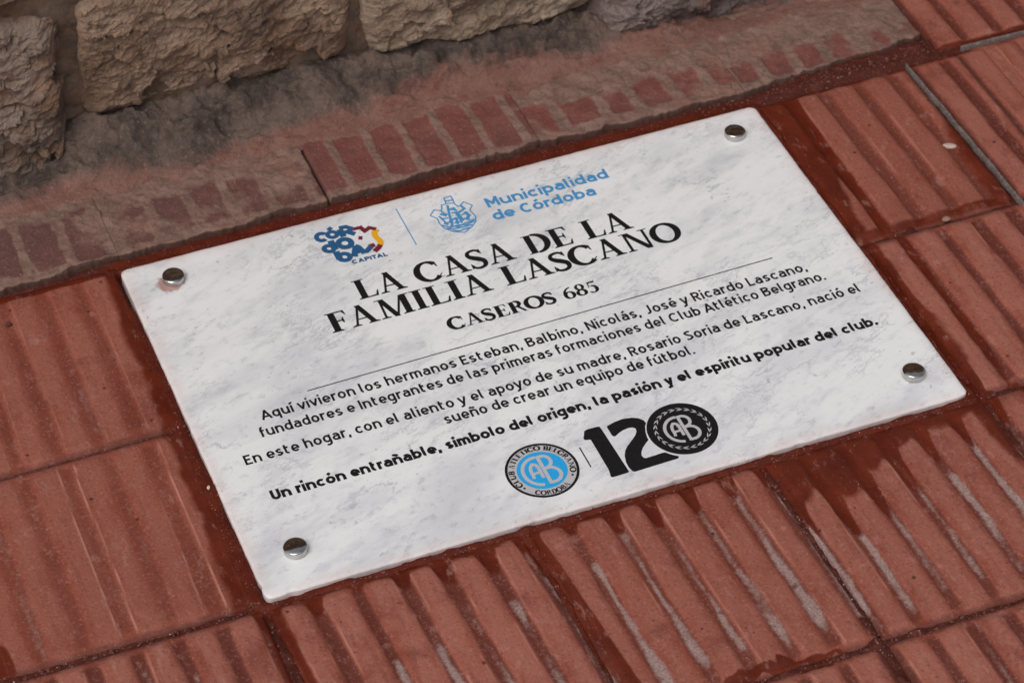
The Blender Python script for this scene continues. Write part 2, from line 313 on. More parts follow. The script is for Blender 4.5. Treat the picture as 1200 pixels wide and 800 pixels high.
CHIPM = mat_plain('white_chip', (.62, .53, .45), .8, 0, .2)

# ---------------------------------------------------------------- the ground, the paving
PX0, PX1, PY0, PY1 = 0.0, 0.6, 0.0, 0.4
def dplaque(x, y):
    dx = np.maximum(np.maximum(PX0-x, x-PX1), 0); dy = np.maximum(np.maximum(PY0-y, y-PY1), 0)
    return np.hypot(dx, dy)
def stain_at(x, y, grv=0.):
    """1 where the red slurry of the fixing job has run over the tiles"""
    left = (x < 0) & (y > -.002)
    right = x > PX1
    wl = .012+.010*np.clip(1.15-y/.4, 0, 1)+.004*fbm(x*30, y*30, 5)
    wb = .009+.005*fbm(x*30, y*20, 6)+.030*np.asarray(grv)*np.clip(.35+.65*fbm(x*16, y*3, 8)+.35, 0, 1.3)
    wb = wb+.055*sm(.408, .418, x)*(1-.8*sm(.43, .60, x))*(1+.6*fbm(x*16, y*9, 19))
    wr = .017+.020*np.clip((y-.25)/.15, 0, 1)+.026*np.asarray(grv)+.008*fbm(x*20, y*14, 7)
    w = np.where(left, wl, np.where(right & (y > 0), wr, wb))
    s = sm(-.011, .009, w-dplaque(x, y))
    # runs along joints
    j = np.maximum(0, 1-np.abs(x-.2105-.05*(-y))/.0105)*(y < 0)*(y > -.21)
    j0 = np.maximum(0, 1-np.abs(x+.001)/.013)*(y < 0)
    j4 = np.maximum(0, 1-np.abs(x-.600)/.014)*(y < 0)*sm(-.14, -.02, y)
    jt = np.maximum(0, 1-np.abs(y-.408)/.012)*(y > .39)
    jr = np.maximum(0, 1-(.752-x)/.020)*(x < .756)*(x > .72)*(y > .2)*(y < .36)*sm(.37, .26, y)
    jb = np.maximum(0, 1-np.abs(y-.206)/.009)*(x > .6)*(x < .76)
    q = np.maximum(0, 1-np.abs(y+.200+.006*fbm(x*60, y*60, 33))/.008)*sm(.27, .30, x)*sm(.39, .36, x)
    ll = np.maximum(0, 1-np.hypot((x+.202)/.010, (y-.012)/.03))
    s = np.maximum.reduce([s, sm(.0, .6, j), sm(0, .7, j0)*.9, sm(0, .7, j4)*.7, sm(0, .6, jt), sm(0, .8, jr)*.8, sm(0, .8, jb)*.7, sm(0, .5, q), sm(0, .6, ll)])
    return s

JX = [-.0045, .2105, .4110, .6105]
def grout_z(x, y):
    d = dplaque(x, y)
    z = -.0070+.0022*fbm(x*110, y*110, 1, 4)+.0016*fbm(x*35, y*35, 2)
    bw = np.where((x < 0) & (y > 0), .020, np.where((x > .6) & (y > 0), .008, .0095))
    near = sm(bw, bw*.35, d+.004*fbm(x*45, y*45, 3))
    z = z*(1-near)+near*(-.0022+.0005*fbm(x*120, y*120, 4)-.0042*sm(.0026, .0008, d+.0008*fbm(x*70, y*70, 17))*(.35+.65*sm(-.3, .3, fbm(x*22, y*22, 18)+.25)))
    # joints under the third row are full of crumbs
    lump = np.maximum(0, 1-np.abs(y+.207)/.008)*(x > -.02)
    z = z+lump*(.0030+.0022*fbm(x*150, y*150, 9))
    lj = np.maximum(0, 1-np.abs(x-.411)/.008)*(y < -.012)
    z = z+lj*(.0030+.0018*fbm(x*160, y*160, 10))
    dj = np.maximum(0, 1-np.abs(x-.2105+.05*y)/.009)*(y < 0)*(y > -.205)
    z = z+dj*(.0032+.0004*fbm(x*60, y*60, 12))
    # slot left open by the plaque's upper left corner
    slot = (np.maximum(0, 1-np.abs(x+.0005)/.0035))*sm(.352, .360, y)*sm(.402, .397, y)
    z = z-.012*np.clip(slot*2, 0, 1)
    # crumbs squeezed up over the plaque's lower edge
    for cx, rx, hh in ((.128, .013, .0034), (.112, .006, .003), (.148, .006, .0026), (.42, .010, .0022), (.455, .005, .0022), (.36, .004, .0018), (.51, .004, .0018), (.30, .003, .0016)):
        z = z+hh*sm(1, 0, np.hypot((x-cx)/rx, (y-.0004)/.0030))*(1+.5*fbm(x*300, y*300, 13))
    # upper band between plaque and old edging
    t = sm(.402, .408, y)*sm(.45, .425, y)
    z = z*(1-t)+t*(-.0042+.0011*fbm(x*70, y*70, 14))
    # filler right of the old edging
    t = sm(.59, .66, x)*sm(.403, .410, y)*sm(.79, .78, x)
    z = z*(1-t)+t*(-.0008+.0012*fbm(x*60, y*60, 15)+.0006*fbm(x*200, y*200, 16))
    for x0, x1, y0, y1, kw in tiles:
        ins = np.minimum(np.minimum(x-x0, x1-x), np.minimum(y-y0, y1-y))
        z = z-.006*sm(.003, .006, ins)*sm(bw*.6, bw, d)
    return z

G = .0011
tiles = [
 # x0, x1, y0, y1, kwargs
 (-.2085+G, -.0045, .2014+G, .4075, dict(seed=11, z0=-.0006, cem=.35, cemv=(.62, .93), cemw=.40, tilt=(.004, 0), burrs=.5, depth=.0012, worn=1)),
 (-.2085+G, -.0035, -.0005+G, .2014-G, dict(seed=12, z0=-.0010, cem=.45, cemv=(.35, .95), cemw=.42, burrs=1.5, depth=.0013, worn=1)),
 (-.4140, -.2085-G, .2014+G, .4075, dict(seed=13, z0=-.001)),
 (-.4140, -.2085-G, -.0005+G, .2014-G, dict(seed=14, z0=-.001)),
 (-.2085+G, -.0065, -.2050, -.0045-G, dict(seed=15, z0=-.0006, cem=.8, cemv=(.22, .95), cemw=.62)),
 (-.0005, .2070-G, -.2050, -.0045-G, dict(seed=16, z0=-.0006, cem=.95, cemv=(.26, 1.1), slant=.04, cemw=.92)),
 (.2100+G, .4090-G, -.2030, -.0055-G, dict(seed=17, z0=-.0004, cem=1.1, cemv=(.15, .93), slant=.03, tilt=(.002, 0), cemw=1.0)),
 (.4130+G, .6080-G, -.2030, -.0065-G, dict(seed=18, z0=-.0002, cem=.95, cemv=(.30, .93), slant=.02, cemw=.95)),
 (.6130, .8180, -.2030, -.0055-G, dict(seed=19, z0=-.0006, cem=.5, cemv=(.3, .9), cemw=.6)),
 (-.2085+G, -.0065, -.4100, -.2075, dict(seed=20)),
 (-.0010, .2080, -.4100, -.2075, dict(seed=21)),
 (.2130, .4100, -.4100, -.2080, dict(seed=22, cem=.5, cemv=(.3, .9), cemw=.6)),
 (.4180, .6120, -.4100, -.2080, dict(seed=23, cem=.6, cemv=(.25, .9), cemw=.6)),
 (.6160, .8180, -.4100, -.2080, dict(seed=24)),
 (.6040, .7535, .1985+G, .4035, dict(seed=25, z0=-.0008, ribs=.0345, phase=.0040, depth=.0034, burrs=.6)),
 (.6110, .8160, -.0015, .1965-G, dict(seed=26, z0=.0002, phase=.004, ribs=.0345, depth=.0028)),
 (.7610, .8060, .2010+G, .4030, dict(seed=27, z0=.0012, ribs=.0340, phase=.004, depth=.0034)),
 (.8068, 1.0080, .2010+G, .4030, dict(seed=28, z0=.0014, ribs=.0340, phase=.002, depth=.0034)),
 (.8200, 1.0200, -.0015, .1965-G, dict(seed=29, z0=.0004)),
 (.7935, .9960, .4100, .6150, dict(seed=30, z0=.0006, ribs=.034, phase=0, depth=.0034)),
 (1.0000, 1.2000, .4100, .6150, dict(seed=31, z0=.0006)),
]
xs = np.arange(-.33, .98, .0019); ys = np.arange(-.36, .47, .0019)
X, Y = np.meshgrid(xs, ys)
Z = grout_z(X, Y)
smo = np.clip(sm(.022, .008, dplaque(X, Y))+sm(.2, .8, np.maximum(0, 1-np.abs(X-.2105+.05*Y)/.010)*(Y < 0)*(Y > -.205)), 0, 1)
smo = smo*(1-sm(.44, .7, X)*.6*(Y > .4))
pavement = link('pavement', grid_mesh('pavement', X, Y, Z, {'smooth': smo}, lambda x, y, z: (x, y, -.028)), None, [GROUT])
info(pavement, 'red mortar bed carrying the ribbed red tiles', kind='structure')
gm = pydata('ground', [(-40, -40, -.03), (40, -40, -.03), (40, 40, -.03), (-40, 40, -.03)], [(0, 1, 2, 3)], False)
info(link('ground', gm, None, [mat_plain('packed_earth', (.16, .09, .07), .95, 0, .3)]), 'bare ground under the paving', kind='structure')

def make_tile(x0, x1, y0, y1, seed, z0=0., ribs=None, phase=0., cem=0., cemv=(.15, .9), depth=.0021, slant=0., tilt=(0, 0), res=.00145, burrs=1., worn=0., name='tile', own_stain=True, cemw=.86, nribs=6):
    """one ribbed tile; slant = x shift per metre of -y"""
    w = x1-x0; h = y1-y0
    nx = int(w/res)+1; ny = int(h/.0026)+1
    e = np.array([0, .0006, .0013, .0024])
    u = np.unique(np.concatenate([e, np.linspace(.0036, w-.0036, nx), w-e])); v = np.unique(np.concatenate([e, np.linspace(.0036, h-.0036, ny), h-e]))
    U, V = np.meshgrid(u, v)
    X = x0+U; Y = y0+V
    wob = .0007*fbm(X*9, Y*9, seed)
    p = ribs or w/nribs
    k = (U+wob+.0006*fbm(X*2, Y*14, seed+1)+phase)/p
    ki = np.floor(k); c = np.clip(np.abs((k % 1)-.5)*2+.045*fbm(X*34, Y*24, seed+8), 0, 1)
    wid = .46+.14*(_h(ki, ki*0+3, seed)-.5)+.05*fbm(X*6, Y*12, seed+44)
    crest = 1-sm(wid, np.minimum(wid+.42, .99), c)
    e1 = np.minimum(V, h-V); jit = .0035*(_h(ki, ki*0+9, seed)-.3)
    endf = sm(.0015, .0085, e1-jit*(V < h/2)-.003*c*c)
    cf = crest*endf
    eu = np.minimum(U, w-U); ed = np.minimum(eu, e1)
    z = z0-.0012-depth*(1-cf)-.0006*c*c*cf
    z = z-.0011*(1-sm(0, .0024, ed+.0008*fbm(X*140, Y*140, seed+2)))
    z = z+.00018*fbm(X*45, Y*22, seed+3)+.00012*fbm(X*210, Y*210, seed+6)-.0005*sm(.45, .8, fbm(X*38, Y*30, seed+7))*(1-crest*.5)+tilt[0]*(U-w/2)+tilt[1]*(V-h/2)
    grv = (1-crest)*(1-.45*worn)
    # thin raised burrs along some rib shoulders; the mask also paints their highlight
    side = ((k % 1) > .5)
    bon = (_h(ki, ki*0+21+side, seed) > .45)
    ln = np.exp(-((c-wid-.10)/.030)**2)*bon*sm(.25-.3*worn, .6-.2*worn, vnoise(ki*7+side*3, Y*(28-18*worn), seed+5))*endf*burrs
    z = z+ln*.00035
    cm = np.zeros_like(z)
    if cem:
        vv = V/h
        a = cemv[0]+.16*(_h(ki+(k % 1 > .5), ki*0, seed+40)-.5)*2; b = cemv[1]+.10*(_h(ki+(k % 1 > .5), ki*0, seed+41)-.5)
        on = (_h(ki+(k % 1 > .5), ki*0, seed+42) < cem)
        pos = 1-vv
        # the slurry lies towards the right foot of each groove
        off = np.where(k % 1 > .5, (k % 1)-1, k % 1)
        cm = on*sm(a-.02, a+.05, pos)*sm(b+.05, b-.08, pos)*np.exp(-(.88*np.abs(off-.03-.03*fbm(X*10, Y*40, seed+50))/(.082+.040*fbm(X*20, Y*22, seed+51)+.02*_h(ki+(k % 1 > .5), ki*0, seed+47))*(.50+.5*np.exp(-((pos-a-.22)/.32)**2)))**1.9)*cemw*(.80+.45*fbm(X*30, Y*18, seed+52))
        z = z+cm*.0007
    st = stain_at(X, Y, grv) if own_stain else np.zeros_like(z)
    X = X-slant*(Y-y1)
    cx, cy = (x0+x1)/2, (y0+y1)/2
    me = grid_mesh('tile', X-cx, Y-cy, z, {'grv': grv*(.4+.6*endf), 'cem': cm, 'stain': st, 'burr_glint': ln, 'cen': c, 'endd': np.clip(1-ed/.009, 0, 1)}, lambda a, b, c: (a, b, -.02))
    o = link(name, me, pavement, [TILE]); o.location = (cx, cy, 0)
    return o

tl = []
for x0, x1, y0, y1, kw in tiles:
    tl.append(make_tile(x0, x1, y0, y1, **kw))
# the paving carries on round the part in view: copies sharing one mesh
proto = make_tile(1.0200, 1.2200, -.2030, -.0040, seed=50, res=.0033, own_stain=False)
def clone(x, y, rz=0):
    c = proto.copy(); C.objects.link(c); c.parent = pavement; c.location = (x, y, 0); c.rotation_euler = (0, 0, rz)
for ix in range(-5, 9):
    for iy in range(-6, 2):
        cx = -.1045+ix*.2055; cy = .1+iy*.2055
        if -2 <= ix <= 4 and iy >= -2: continue
        if ix == 5 and iy == -1: continue
        clone(cx, cy)
# grey cement joint strips between the raised field and the cut tiles
def strip(name, p0, p1, w, z0, seed, lab=None):
    n = int((Vector(p1)-Vector(p0)).length/.0015); t = np.linspace(0, 1, n); s = np.linspace(-1, 1, 9)
    T, Sx = np.meshgrid(t, s, indexing='ij')
    d = Vector((p1[0]-p0[0], p1[1]-p0[1])).normalized(); nx, ny = -d.y, d.x
    ww = w*(1+.30*fbm(T*40, T*0, seed))
    cap = np.sqrt(np.clip(1-(np.abs(T-.5)*2)**60, 0.02, 1))
    X = p0[0]+(p1[0]-p0[0])*T+nx*Sx*ww*cap+nx*.0006*fbm(T*18, T*0, seed+1); Y = p0[1]+(p1[1]-p0[1])*T+ny*Sx*ww*cap
    Z = z0+.0022*(1-Sx**2)+.0005*fbm(T*160, Sx*3, seed+2)
    o = link(name, grid_mesh(name, X, Y, Z, {}, lambda a, b, c: (a, b, -.006)), pavement, [CEMENT])
    return info(o, lab)
strip('cement_joint', (.7590, .1700), (.7570, .4045), .0016, -.0022, 3, 'long grey cement joint bead')
strip('cement_joint', (.815, .4062), (1.00, .4030), .0014, -.0012, 4)
link('mortar_bed', pydata('mortar_bed', [(-1.3, -1.3, -.012), (1.95, -1.3, -.012), (1.95, .47, -.012), (-1.3, .47, -.012)], [(0, 1, 2, 3)], False), pavement, [GROUT])

# ---------------------------------------------------------------- old edging tiles by the wall
FE = np.array([(-.6, .411), (-.12, .4120), (-.02, .4135), (.08, .4165), (.185, .4185), (.20, .4175), (.30, .4205), (.41, .4225), (.50, .4200), (.59, .4165), (.66, .4230), (.72, .4290), (.80, .4370)])
def front_edge(x, seed=60):
    return np.interp(x, FE[:, 0], FE[:, 1])+.0024*fbm(x*13, x*0, seed)+.0018*fbm(x*38+3, x*0, seed+2)+.0022*np.maximum(fbm(x*95, x*0, seed+1), -.2)+.0006*fbm(x*330, x*0, seed+3)-.0006
def old_tile(x0, x1, seed, gaps, gapw, red, z0=.004, ytop=.53, purple=0):
    nx = int((x1-x0)/.0013); ny = 88
    x = np.linspace(x0, x1, nx); t = np.linspace(0, 1, ny)**.9
    X, T = np.meshgrid(x, t); F = front_edge(X); Y = F+(ytop-F)*T
    lean = -.25*(Y-.43)*0
    dist = np.full(X.shape, 9.)
    for g, gw in gaps: dist = np.minimum(dist, np.abs(X-g-lean+.0009*fbm(X*70, Y*70, seed))/gw)
    gap = sm(1.30, .55, dist+.35*fbm(X*80, Y*80, seed+33))
    ytopr = red[1]+.008*fbm(X*22, Y*8, seed+2); ybot = red[0]+.004*fbm(X*40, Y*9, seed+9)
    body = sm(ytopr+.006, ytopr-.006, Y)*sm(ybot-.003, ybot+.003, Y)
    patch = sm(-.35, .55, fbm(X*17, Y*17, seed+3, 5, .62)+red[2])
    cov = 1-body*(1-gap)*patch
    dF = Y-F
    z = z0+.0010*fbm(X*50, Y*50, seed+4)*(.3+cov)+.0009*fbm(X*190, Y*190, seed+5)*(.25+cov)-.0016*np.clip(fbm(X*75, Y*75, seed+55)-.35, 0, 1)-.0022*np.clip(1-dF/(.0020+.0022*np.maximum(fbm(X*60, Y*0, seed+16), -.4)), 0, 1)**2-.0015*body*(1-gap)*0
    z = z-.0011*(1-cov)*sm(-.3, .3, fbm(X*11, Y*11, seed+56))+.0002*gap*body
    z = z-(.0030 if x0 == .1985 else .0)*sm(.0018, 0, X-x0)*sm(.51, .49, Y)
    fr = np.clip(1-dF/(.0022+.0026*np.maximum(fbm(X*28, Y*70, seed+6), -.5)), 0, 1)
    cx = (x0+x1)/2
    me = grid_mesh('old_tile', X-cx, Y-.47, z, {'cov': cov, 'front': fr}, lambda a, b, c: (a, b+.0012*(b < -.03), -.012))
    o = link('old_tile', me, pavement, [OLD]); o.location = (cx, .47, 0); return o
gp = lambda l, w: [(v, w) for v in l]
old_tile(-.42, -.2065, 61, gp([-.39, -.355, -.32, -.286, -.25], .0045), .005, (.420, .472, .3))
old_tile(-.2045, .0045, 62, gp([-.178, -.1425, -.1075, -.0725, -.035, .000], .0052), .005, (.421, .484, .60), z0=.0022)
old_tile(.0045, .1955, 63, gp([.009, .046, .0817, .116, .151, .187], .0050), .005, (.426, .476, .30), z0=.0022)
old_tile(.1985, .3995, 64, gp([.222, .2560, .2895, .3225, .3560, .3890], .0046), .005, (.428, .503, .75), z0=.0032)
old_tile(.3995, .5999, 65, gp([.4290, .4715, .502, .540, .575], .0062), .005, (.432, .468, .25), z0=.0024)
old_tile(.5999, .7880, 66, gp([.598, .628, .663, .694, .728, .762], .0060), .005, (.430, .462, .22), z0=.0024)

# ---------------------------------------------------------------- stone wall with its cement skirting
wall = bpy.data.objects.new('stone_wall', None); C.objects.link(wall); wall.location = (.3, .60, 0)
info(wall, 'rough brown and grey stone wall standing behind the red paving', 'wall')
def wlink(name, me, mats):
    o = link(name, me, wall, mats); o.location = (-.3, -.60, 0); return o
xs = np.arange(-.45, 1.25, .0016); ts = np.linspace(0, 1, 115)
X, T = np.meshgrid(xs, ts)
yb = .496+.006*fbm(X*14, T, 70)+.004*fbm(X*60, T*3, 71)+.030*sm(.76, .80, X)*0
Y = yb+(.66-yb)*T
rise = np.interp(X[0], [-.45, -.03, .03, .15, .30, .48, .53, .80, 1.25], [.012, .012, .037, .036, .033, .024, .004, .000, .000])
z = .0035+rise[None, :]*sm(.500, .572, Y+.010*fbm(X*9, Y*9, 72))
rel = sm(.0, .25, T)*(X < .79)
ledge = .0085*sm(.0, .12, fbm(X*13, Y*34, 73))*rel
z = z+ledge*(1-.6*sm(.47, .56, X))+rel*(.35+.65*sm(.51, .535, Y))*(.0044*fbm(X*30, Y*44, 74)-.0045*np.abs(fbm(X*42, Y*70, 174))+.0034*fbm(X*100, Y*130, 75)+.0012*fbm(X*300, Y*300, 76))
z = z-.0035*(1-sm(0, .035, T))
z = np.where(X > .790, -.02, z)
grey = sm(.494, .545, Y+.014*fbm(X*8, Y*8, 77))*(1-.85*sm(.47, .60, X-.06*fbm(Y*30, X*6, 78)))
grey = np.maximum(grey, sm(.56, .60, Y)*.7)
grey = np.maximum(grey, .75*sm(.08, .0, X)*sm(.52, .55, Y))
wlink('cement_skirting', grid_mesh('cement_skirting', X, Y, z, {'grey': grey}), [SKIRT])

MORT = mat_stone('wall_mortar', (.14, .095, .070), (.20, .14, .105), (.16, .085, .04), (.05, .034, .027))
ST1 = mat_stone('grey_brown_stone', (.155, .105, .080), (.27, .200, .160), (.19, .108, .064), (.050, .033, .025))
ST2 = mat_stone('tan_brown_stone', (.200, .122, .078), (.34, .232, .165), (.165, .108, .080), (.040, .024, .017))
ST3 = mat_stone('pale_buff_stone', (.28, .200, .142), (.43, .330, .250), (.24, .155, .105), (.080, .052, .036))
ST4 = mat_stone('dark_purple_grey_stone', (.145, .108, .098), (.25, .195, .178), (.19, .115, .10), (.045, .033, .030))
def stone(q, yf, seed, mat, bulge=.02, rough=.008, n=(170, 110), low=0., lab=None, exp=6):
    """q: four corners (x, z) bl, br, tr, tl of the face; yf its depth"""
    u = np.linspace(-1, 1, n[0]); v = np.linspace(-1, 1, n[1]); U, V = np.meshgrid(u, v)
    a = (U+1)/2; b = (V+1)/2
    qx = [p[0] for p in q]; qz = [p[1] for p in q]
    # rounded corners in the face outline
    rr = (np.abs(U)**22+np.abs(V)**22)**(1/22); mm = np.maximum(np.abs(U), np.abs(V)); sc = np.where(rr > 0, mm/np.maximum(rr, 1e-6), 1)
    sc = 1-(1-sc)*1.5
    a = (U*sc+1)/2; b = (V*sc+1)/2
    X = (qx[0]*(1-a)+qx[1]*a)*(1-b)+(qx[3]*(1-a)+qx[2]*a)*b
    Zz = (qz[0]*(1-a)+qz[1]*a)*(1-b)+(qz[3]*(1-a)+qz[2]*a)*b
    edge = mm**3
    X = X+.0045*edge*fbm(X*22, Zz*22, seed)+.0018*edge*fbm(X*80, Zz*80, seed+8); Zz = Zz+.0050*edge*fbm(X*20, Zz*26, seed+1)+.0018*edge*fbm(X*85, Zz*85, seed+9)
    d = 1-mm
    rnd = bulge*.75*(1-sm(0, .17, d)**.6)+.05*np.clip(1-d/.028, 0, 1)
    _, _, f1 = cell(X*11+.25*fbm(X*40, Zz*40, seed+2), Zz*17+.25*fbm(X*35, Zz*45, seed+12), seed+3)
    _, _, f2 = cell(X*46+.3*fbm(X*50, Zz*50, seed+4), Zz*62, seed+5)
    core = sm(0, .10, d)
    Y = yf+rnd-core*rough*(1.25*f1+.42*f2+.80*fbm(X*13, Zz*18, seed+6)+.22*fbm(X*90, Zz*130, seed+27, 4, .6)+.42*(.35-np.abs(fbm((X+.5*Zz)*16, (Zz-.45*X)*52, seed+7, 4, .55)))+.12*(.3-np.abs(fbm((X+.5*Zz)*70, (Zz-.45*X)*150, seed+17, 3)))+.10*fbm(X*300, Zz*300, seed+10, 2))
    Y = Y-low*sm(.5, -.6, V)*core
    o = wlink('stone', grid_mesh('stone', X, Y, Zz, smooth=False), [mat])
    return info(o, lab)
stone([(-.34, -.034), (.003, -.022), (.0185, .168), (-.34, .178)], .556, 100, ST1, low=.022, bulge=.030, rough=.010, lab='grey brown stone at the left end with a chipped bulging foot')
stone([(.0205, .040), (.2720, .0375), (.2735, .1640), (.0190, .1640)], .558, 120, ST2, n=(300, 150), rough=.0068, bulge=.010, lab='long tan brown stone')
stone([(.2795, .0345), (.5125, .0230), (.5180, .1580), (.2780, .1600)], .556, 140, ST3, n=(270, 150), rough=.0068, bulge=.011, lab='pale buff stone')
stone([(.500, -.028), (.742, -.030), (.742, .130), (.520, .130)], .535, 160, ST4, n=(240, 150), rough=.009, bulge=.030, low=.006, lab='dark purple grey stone set low and proud of the wall')
stone([(.758, -.03), (1.00, -.03), (1.00, .140), (.758, .140)], .556, 180, ST1, n=(120, 80))
random.seed(4)
zr = .180
mats = [ST1, ST2, ST3, ST4, ST2]
first = True
for r_, (z0, z1) in enumerate(((.180, .262), (.272, .372), (.382, .470), (.480, .580), (.590, .700))):
    x = -.50+.07*r_
    while x < 1.25:
        w = random.uniform(.14, .26)
        low_ = z0 if not (.50 < x+w/2 < 1.0 and r_ == 0) else z0-.030
        stone([(x, low_), (x+w-.010, low_+random.uniform(-.003, .003)), (x+w-.010, z1), (x, z1)], .558+random.uniform(-.004, .006), 200+r_*37+int(x*90), mats[random.randrange(5)], n=(80, 50))
        x += w
for x0, x1 in ((-.75, -.36), (1.01, 1.25)):
    stone([(x0, -.02), (x1-.01, -.02), (x1-.01, .168), (x0, .168)], .558, 300+int(x0*10), ST2, n=(80, 50))
xs = np.arange(-.75, 1.26, .005); zs = np.arange(-.03, .706, .005); X, Zm = np.meshgrid(xs, zs)
Y = .567+.0035*fbm(X*30, Zm*30, 90)+.002*fbm(X*110, Zm*110, 91)
me = grid_mesh('mortar', X, Y, Zm, {}, lambda a, b, c: (a, .74, c)); wlink('mortar', me, [MORT])
b0 = pydata('wall_back', [(-.75, .739, -.03), (1.255, .739, -.03), (1.255, .739, .702), (-.75, .739, .702)], [(0, 1, 2, 3)], False); wlink('wall_back', b0, [MORT])

# ---------------------------------------------------------------- the plaque
plaque = bpy.data.objects.new('plaque', None); C.objects.link(plaque); plaque.location = (0, 0, -.02)
info(plaque, 'white veined marble plaque with black Spanish lettering set flush in the red tiles', 'plaque')
def pl(name, me, mats, parent=None):
    o = link(name, me, parent or plaque, mats)
    if not parent: o.location = (0, 0, .02)
    return o
def outline(inset):
    pts = []; r = .0065-inset*.3; st = .0016
    x0, x1, y0, y1 = PX0+inset, PX1-inset, PY0+inset, PY1-inset
    for cx, cy, a0 in ((x1-r, y1-r, 0), (x0+r, y1-r, 90), (x0+r, y0+r, 180), (x1-r, y0+r, 270)):
        for k in range(9):
            a = R(a0+k*90/8); pts.append((cx+r*math.cos(a), cy+r*math.sin(a)))
    out = []
    for i, p in enumerate(pts):
        q = pts[(i+1) % len(pts)]; L = math.dist(p, q); n = max(1, int(L/st))
        for k in range(n): out.append((p[0]+(q[0]-p[0])*k/n, p[1]+(q[1]-p[1])*k/n))
    return np.array(out)
base = outline(0)
cen = np.array([.3, .2]); 
nrm = np.roll(base, -1, 0)-np.roll(base, 1, 0); nrm = np.stack([nrm[:, 1], -nrm[:, 0]], 1); nrm /= np.linalg.norm(nrm, axis=1)[:, None]
chipn = .00022*fbm(base[:, 0]*120, base[:, 1]*120, 400)+.00030*fbm(base[:, 0]*30, base[:, 1]*30, 401)
for cx, cy, rr, dd in ((.02, 0, .004, .0012), (.0, .015, .003, .0010), (.34, 0, .003, .0009), (.001, .13, .002, .0006), (.595, .001, .003, .0008), (.447, 0, .004, .0011), (.22, 0, .002, .0007), (.6, .27, .002, .0006)):
    dpt = np.hypot(base[:, 0]-cx, base[:, 1]-cy); chipn = chipn-dd*np.exp(-(dpt/rr)**2)
rings = [(-.0034, .0), (-.0012, -.00028), (.0, -.0010), (.0, -.0018), (.0, -.02)]
# interior of the face: a grid so that edge and rust masks have vertices to live on
V_ = []; F_ = []; nb = len(base)
for ins, zz in rings:
    p = base+nrm*(ins+chipn[:, None]*(1. if ins > -.002 else .5))
    V_ += [(a, b, zz) for a, b in p]
for k in range(len(rings)-1):
    for i in range(nb):
        j = (i+1) % nb; F_.append((k*nb+i, (k+1)*nb+i, (k+1)*nb+j, k*nb+j))
# face grid inside the first ring
gx = np.arange(.006, .5941, .004); gy = np.arange(.006, .3941, .004)
g0 = len(V_)
for yy in gy:
    for xx in gx: V_.append((xx, yy, 0.))
nx_, ny_ = len(gx), len(gy)
for j in range(ny_-1):
    for i in range(nx_-1): F_.append((g0+j*nx_+i, g0+j*nx_+i+1, g0+(j+1)*nx_+i+1, g0+(j+1)*nx_+i))
slab = pydata('slab', V_, F_)
import bmesh
bm = bmesh.new(); bm.from_mesh(slab); bm.verts.ensure_lookup_table()
gb = [g0+i for i in range(nx_)]+[g0+j*nx_+nx_-1 for j in range(1, ny_)]+[g0+(ny_-1)*nx_+i for i in range(nx_-2, -1, -1)]+[g0+j*nx_ for j in range(ny_-2, 0, -1)]
ed = []
for L in (list(range(nb)), gb):
    for a, b in zip(L, L[1:]+L[:1]):
        e_ = bm.edges.get((bm.verts[a], bm.verts[b])) or bm.edges.new((bm.verts[a], bm.verts[b])); ed.append(e_)
bmesh.ops.triangle_fill(bm, use_beauty=True, edges=ed, normal=(0, 0, 1))
bmesh.ops.recalc_face_normals(bm, faces=bm.faces)
for f in bm.faces: f.smooth = True
bm.to_mesh(slab); bm.free()
co = np.zeros(len(slab.vertices)*3); slab.vertices.foreach_get('co', co); co = co.reshape(-1, 3)
de = np.minimum(np.minimum(co[:, 0], .6-co[:, 0]), np.minimum(co[:, 1], .4-co[:, 1]))
ev = np.clip(1-de/.030, 0, 1)
BOLTS = [(.0398, .3712), (.5655, .3672), (.5680, .0353), (.0368, .0385)]
rv = np.zeros(len(co))
for i, (bx, by) in enumerate(BOLTS):
    ox, oy, rr, k = ((-.004, -.003, .016, 1.15), (0, -.002, .013, .45), (-.003, -.003, .0125, .62), (0, 0, .012, .35))[i]
    rv = np.maximum(rv, k*np.clip(1.3-np.hypot(co[:, 0]-bx-ox, co[:, 1]-by-oy)/rr, 0, 1))
rv = np.maximum(rv, .50*np.clip(1.2-np.hypot((co[:, 0]-.533)/.012, (co[:, 1]-.378)/.006), 0, 1))
for n_, a_ in (('edge', ev), ('rust', rv)):
    at = slab.attributes.new(n_, 'FLOAT', 'POINT'); at.data.foreach_set('value', a_.astype(np.float32))
pl('slab', slab, [MARBLE])

# chrome screw caps: lathe profile, slightly domed top
def cap_mesh(seed):
    prof = [(0.0088, 0), (.0094, .0006), (.0096, .0014), (.0093, .0020), (.0095, .0036), (.0096, .0050), (.0093, .0057), (.0086, .0061), (.0060, .0065), (.0030, .0068), (0, .0069)]
    v = []; f = []; n = 48
    for r_, z_ in prof[:-1]:
        for k in range(n):
            a = 2*math.pi*k/n; v.append((r_*math.cos(a), r_*math.sin(a), z_))
    v.append((0, 0, prof[-1][1])); L = len(prof)-1
    for j in range(L-1):
        for k in range(n): f.append((j*n+k, j*n+(k+1) % n, (j+1)*n+(k+1) % n, (j+1)*n+k))
    for k in range(n): f.append(((L-1)*n+k, (L-1)*n+(k+1) % n, L*n))
    return pydata('screw_cap', v, f)
capm = cap_mesh(0); capm.materials.append(CHROME)
for i, (bx, by) in enumerate(BOLTS):
    o = bpy.data.objects.new('screw_cap', capm); C.objects.link(o); o.parent = plaque; o.location = (bx, by, .02)
    o.rotation_euler = ((.03, .01, 0), (-.02, .03, 0), (-.05, .04, 0), (-.05, -.05, 0))[i]

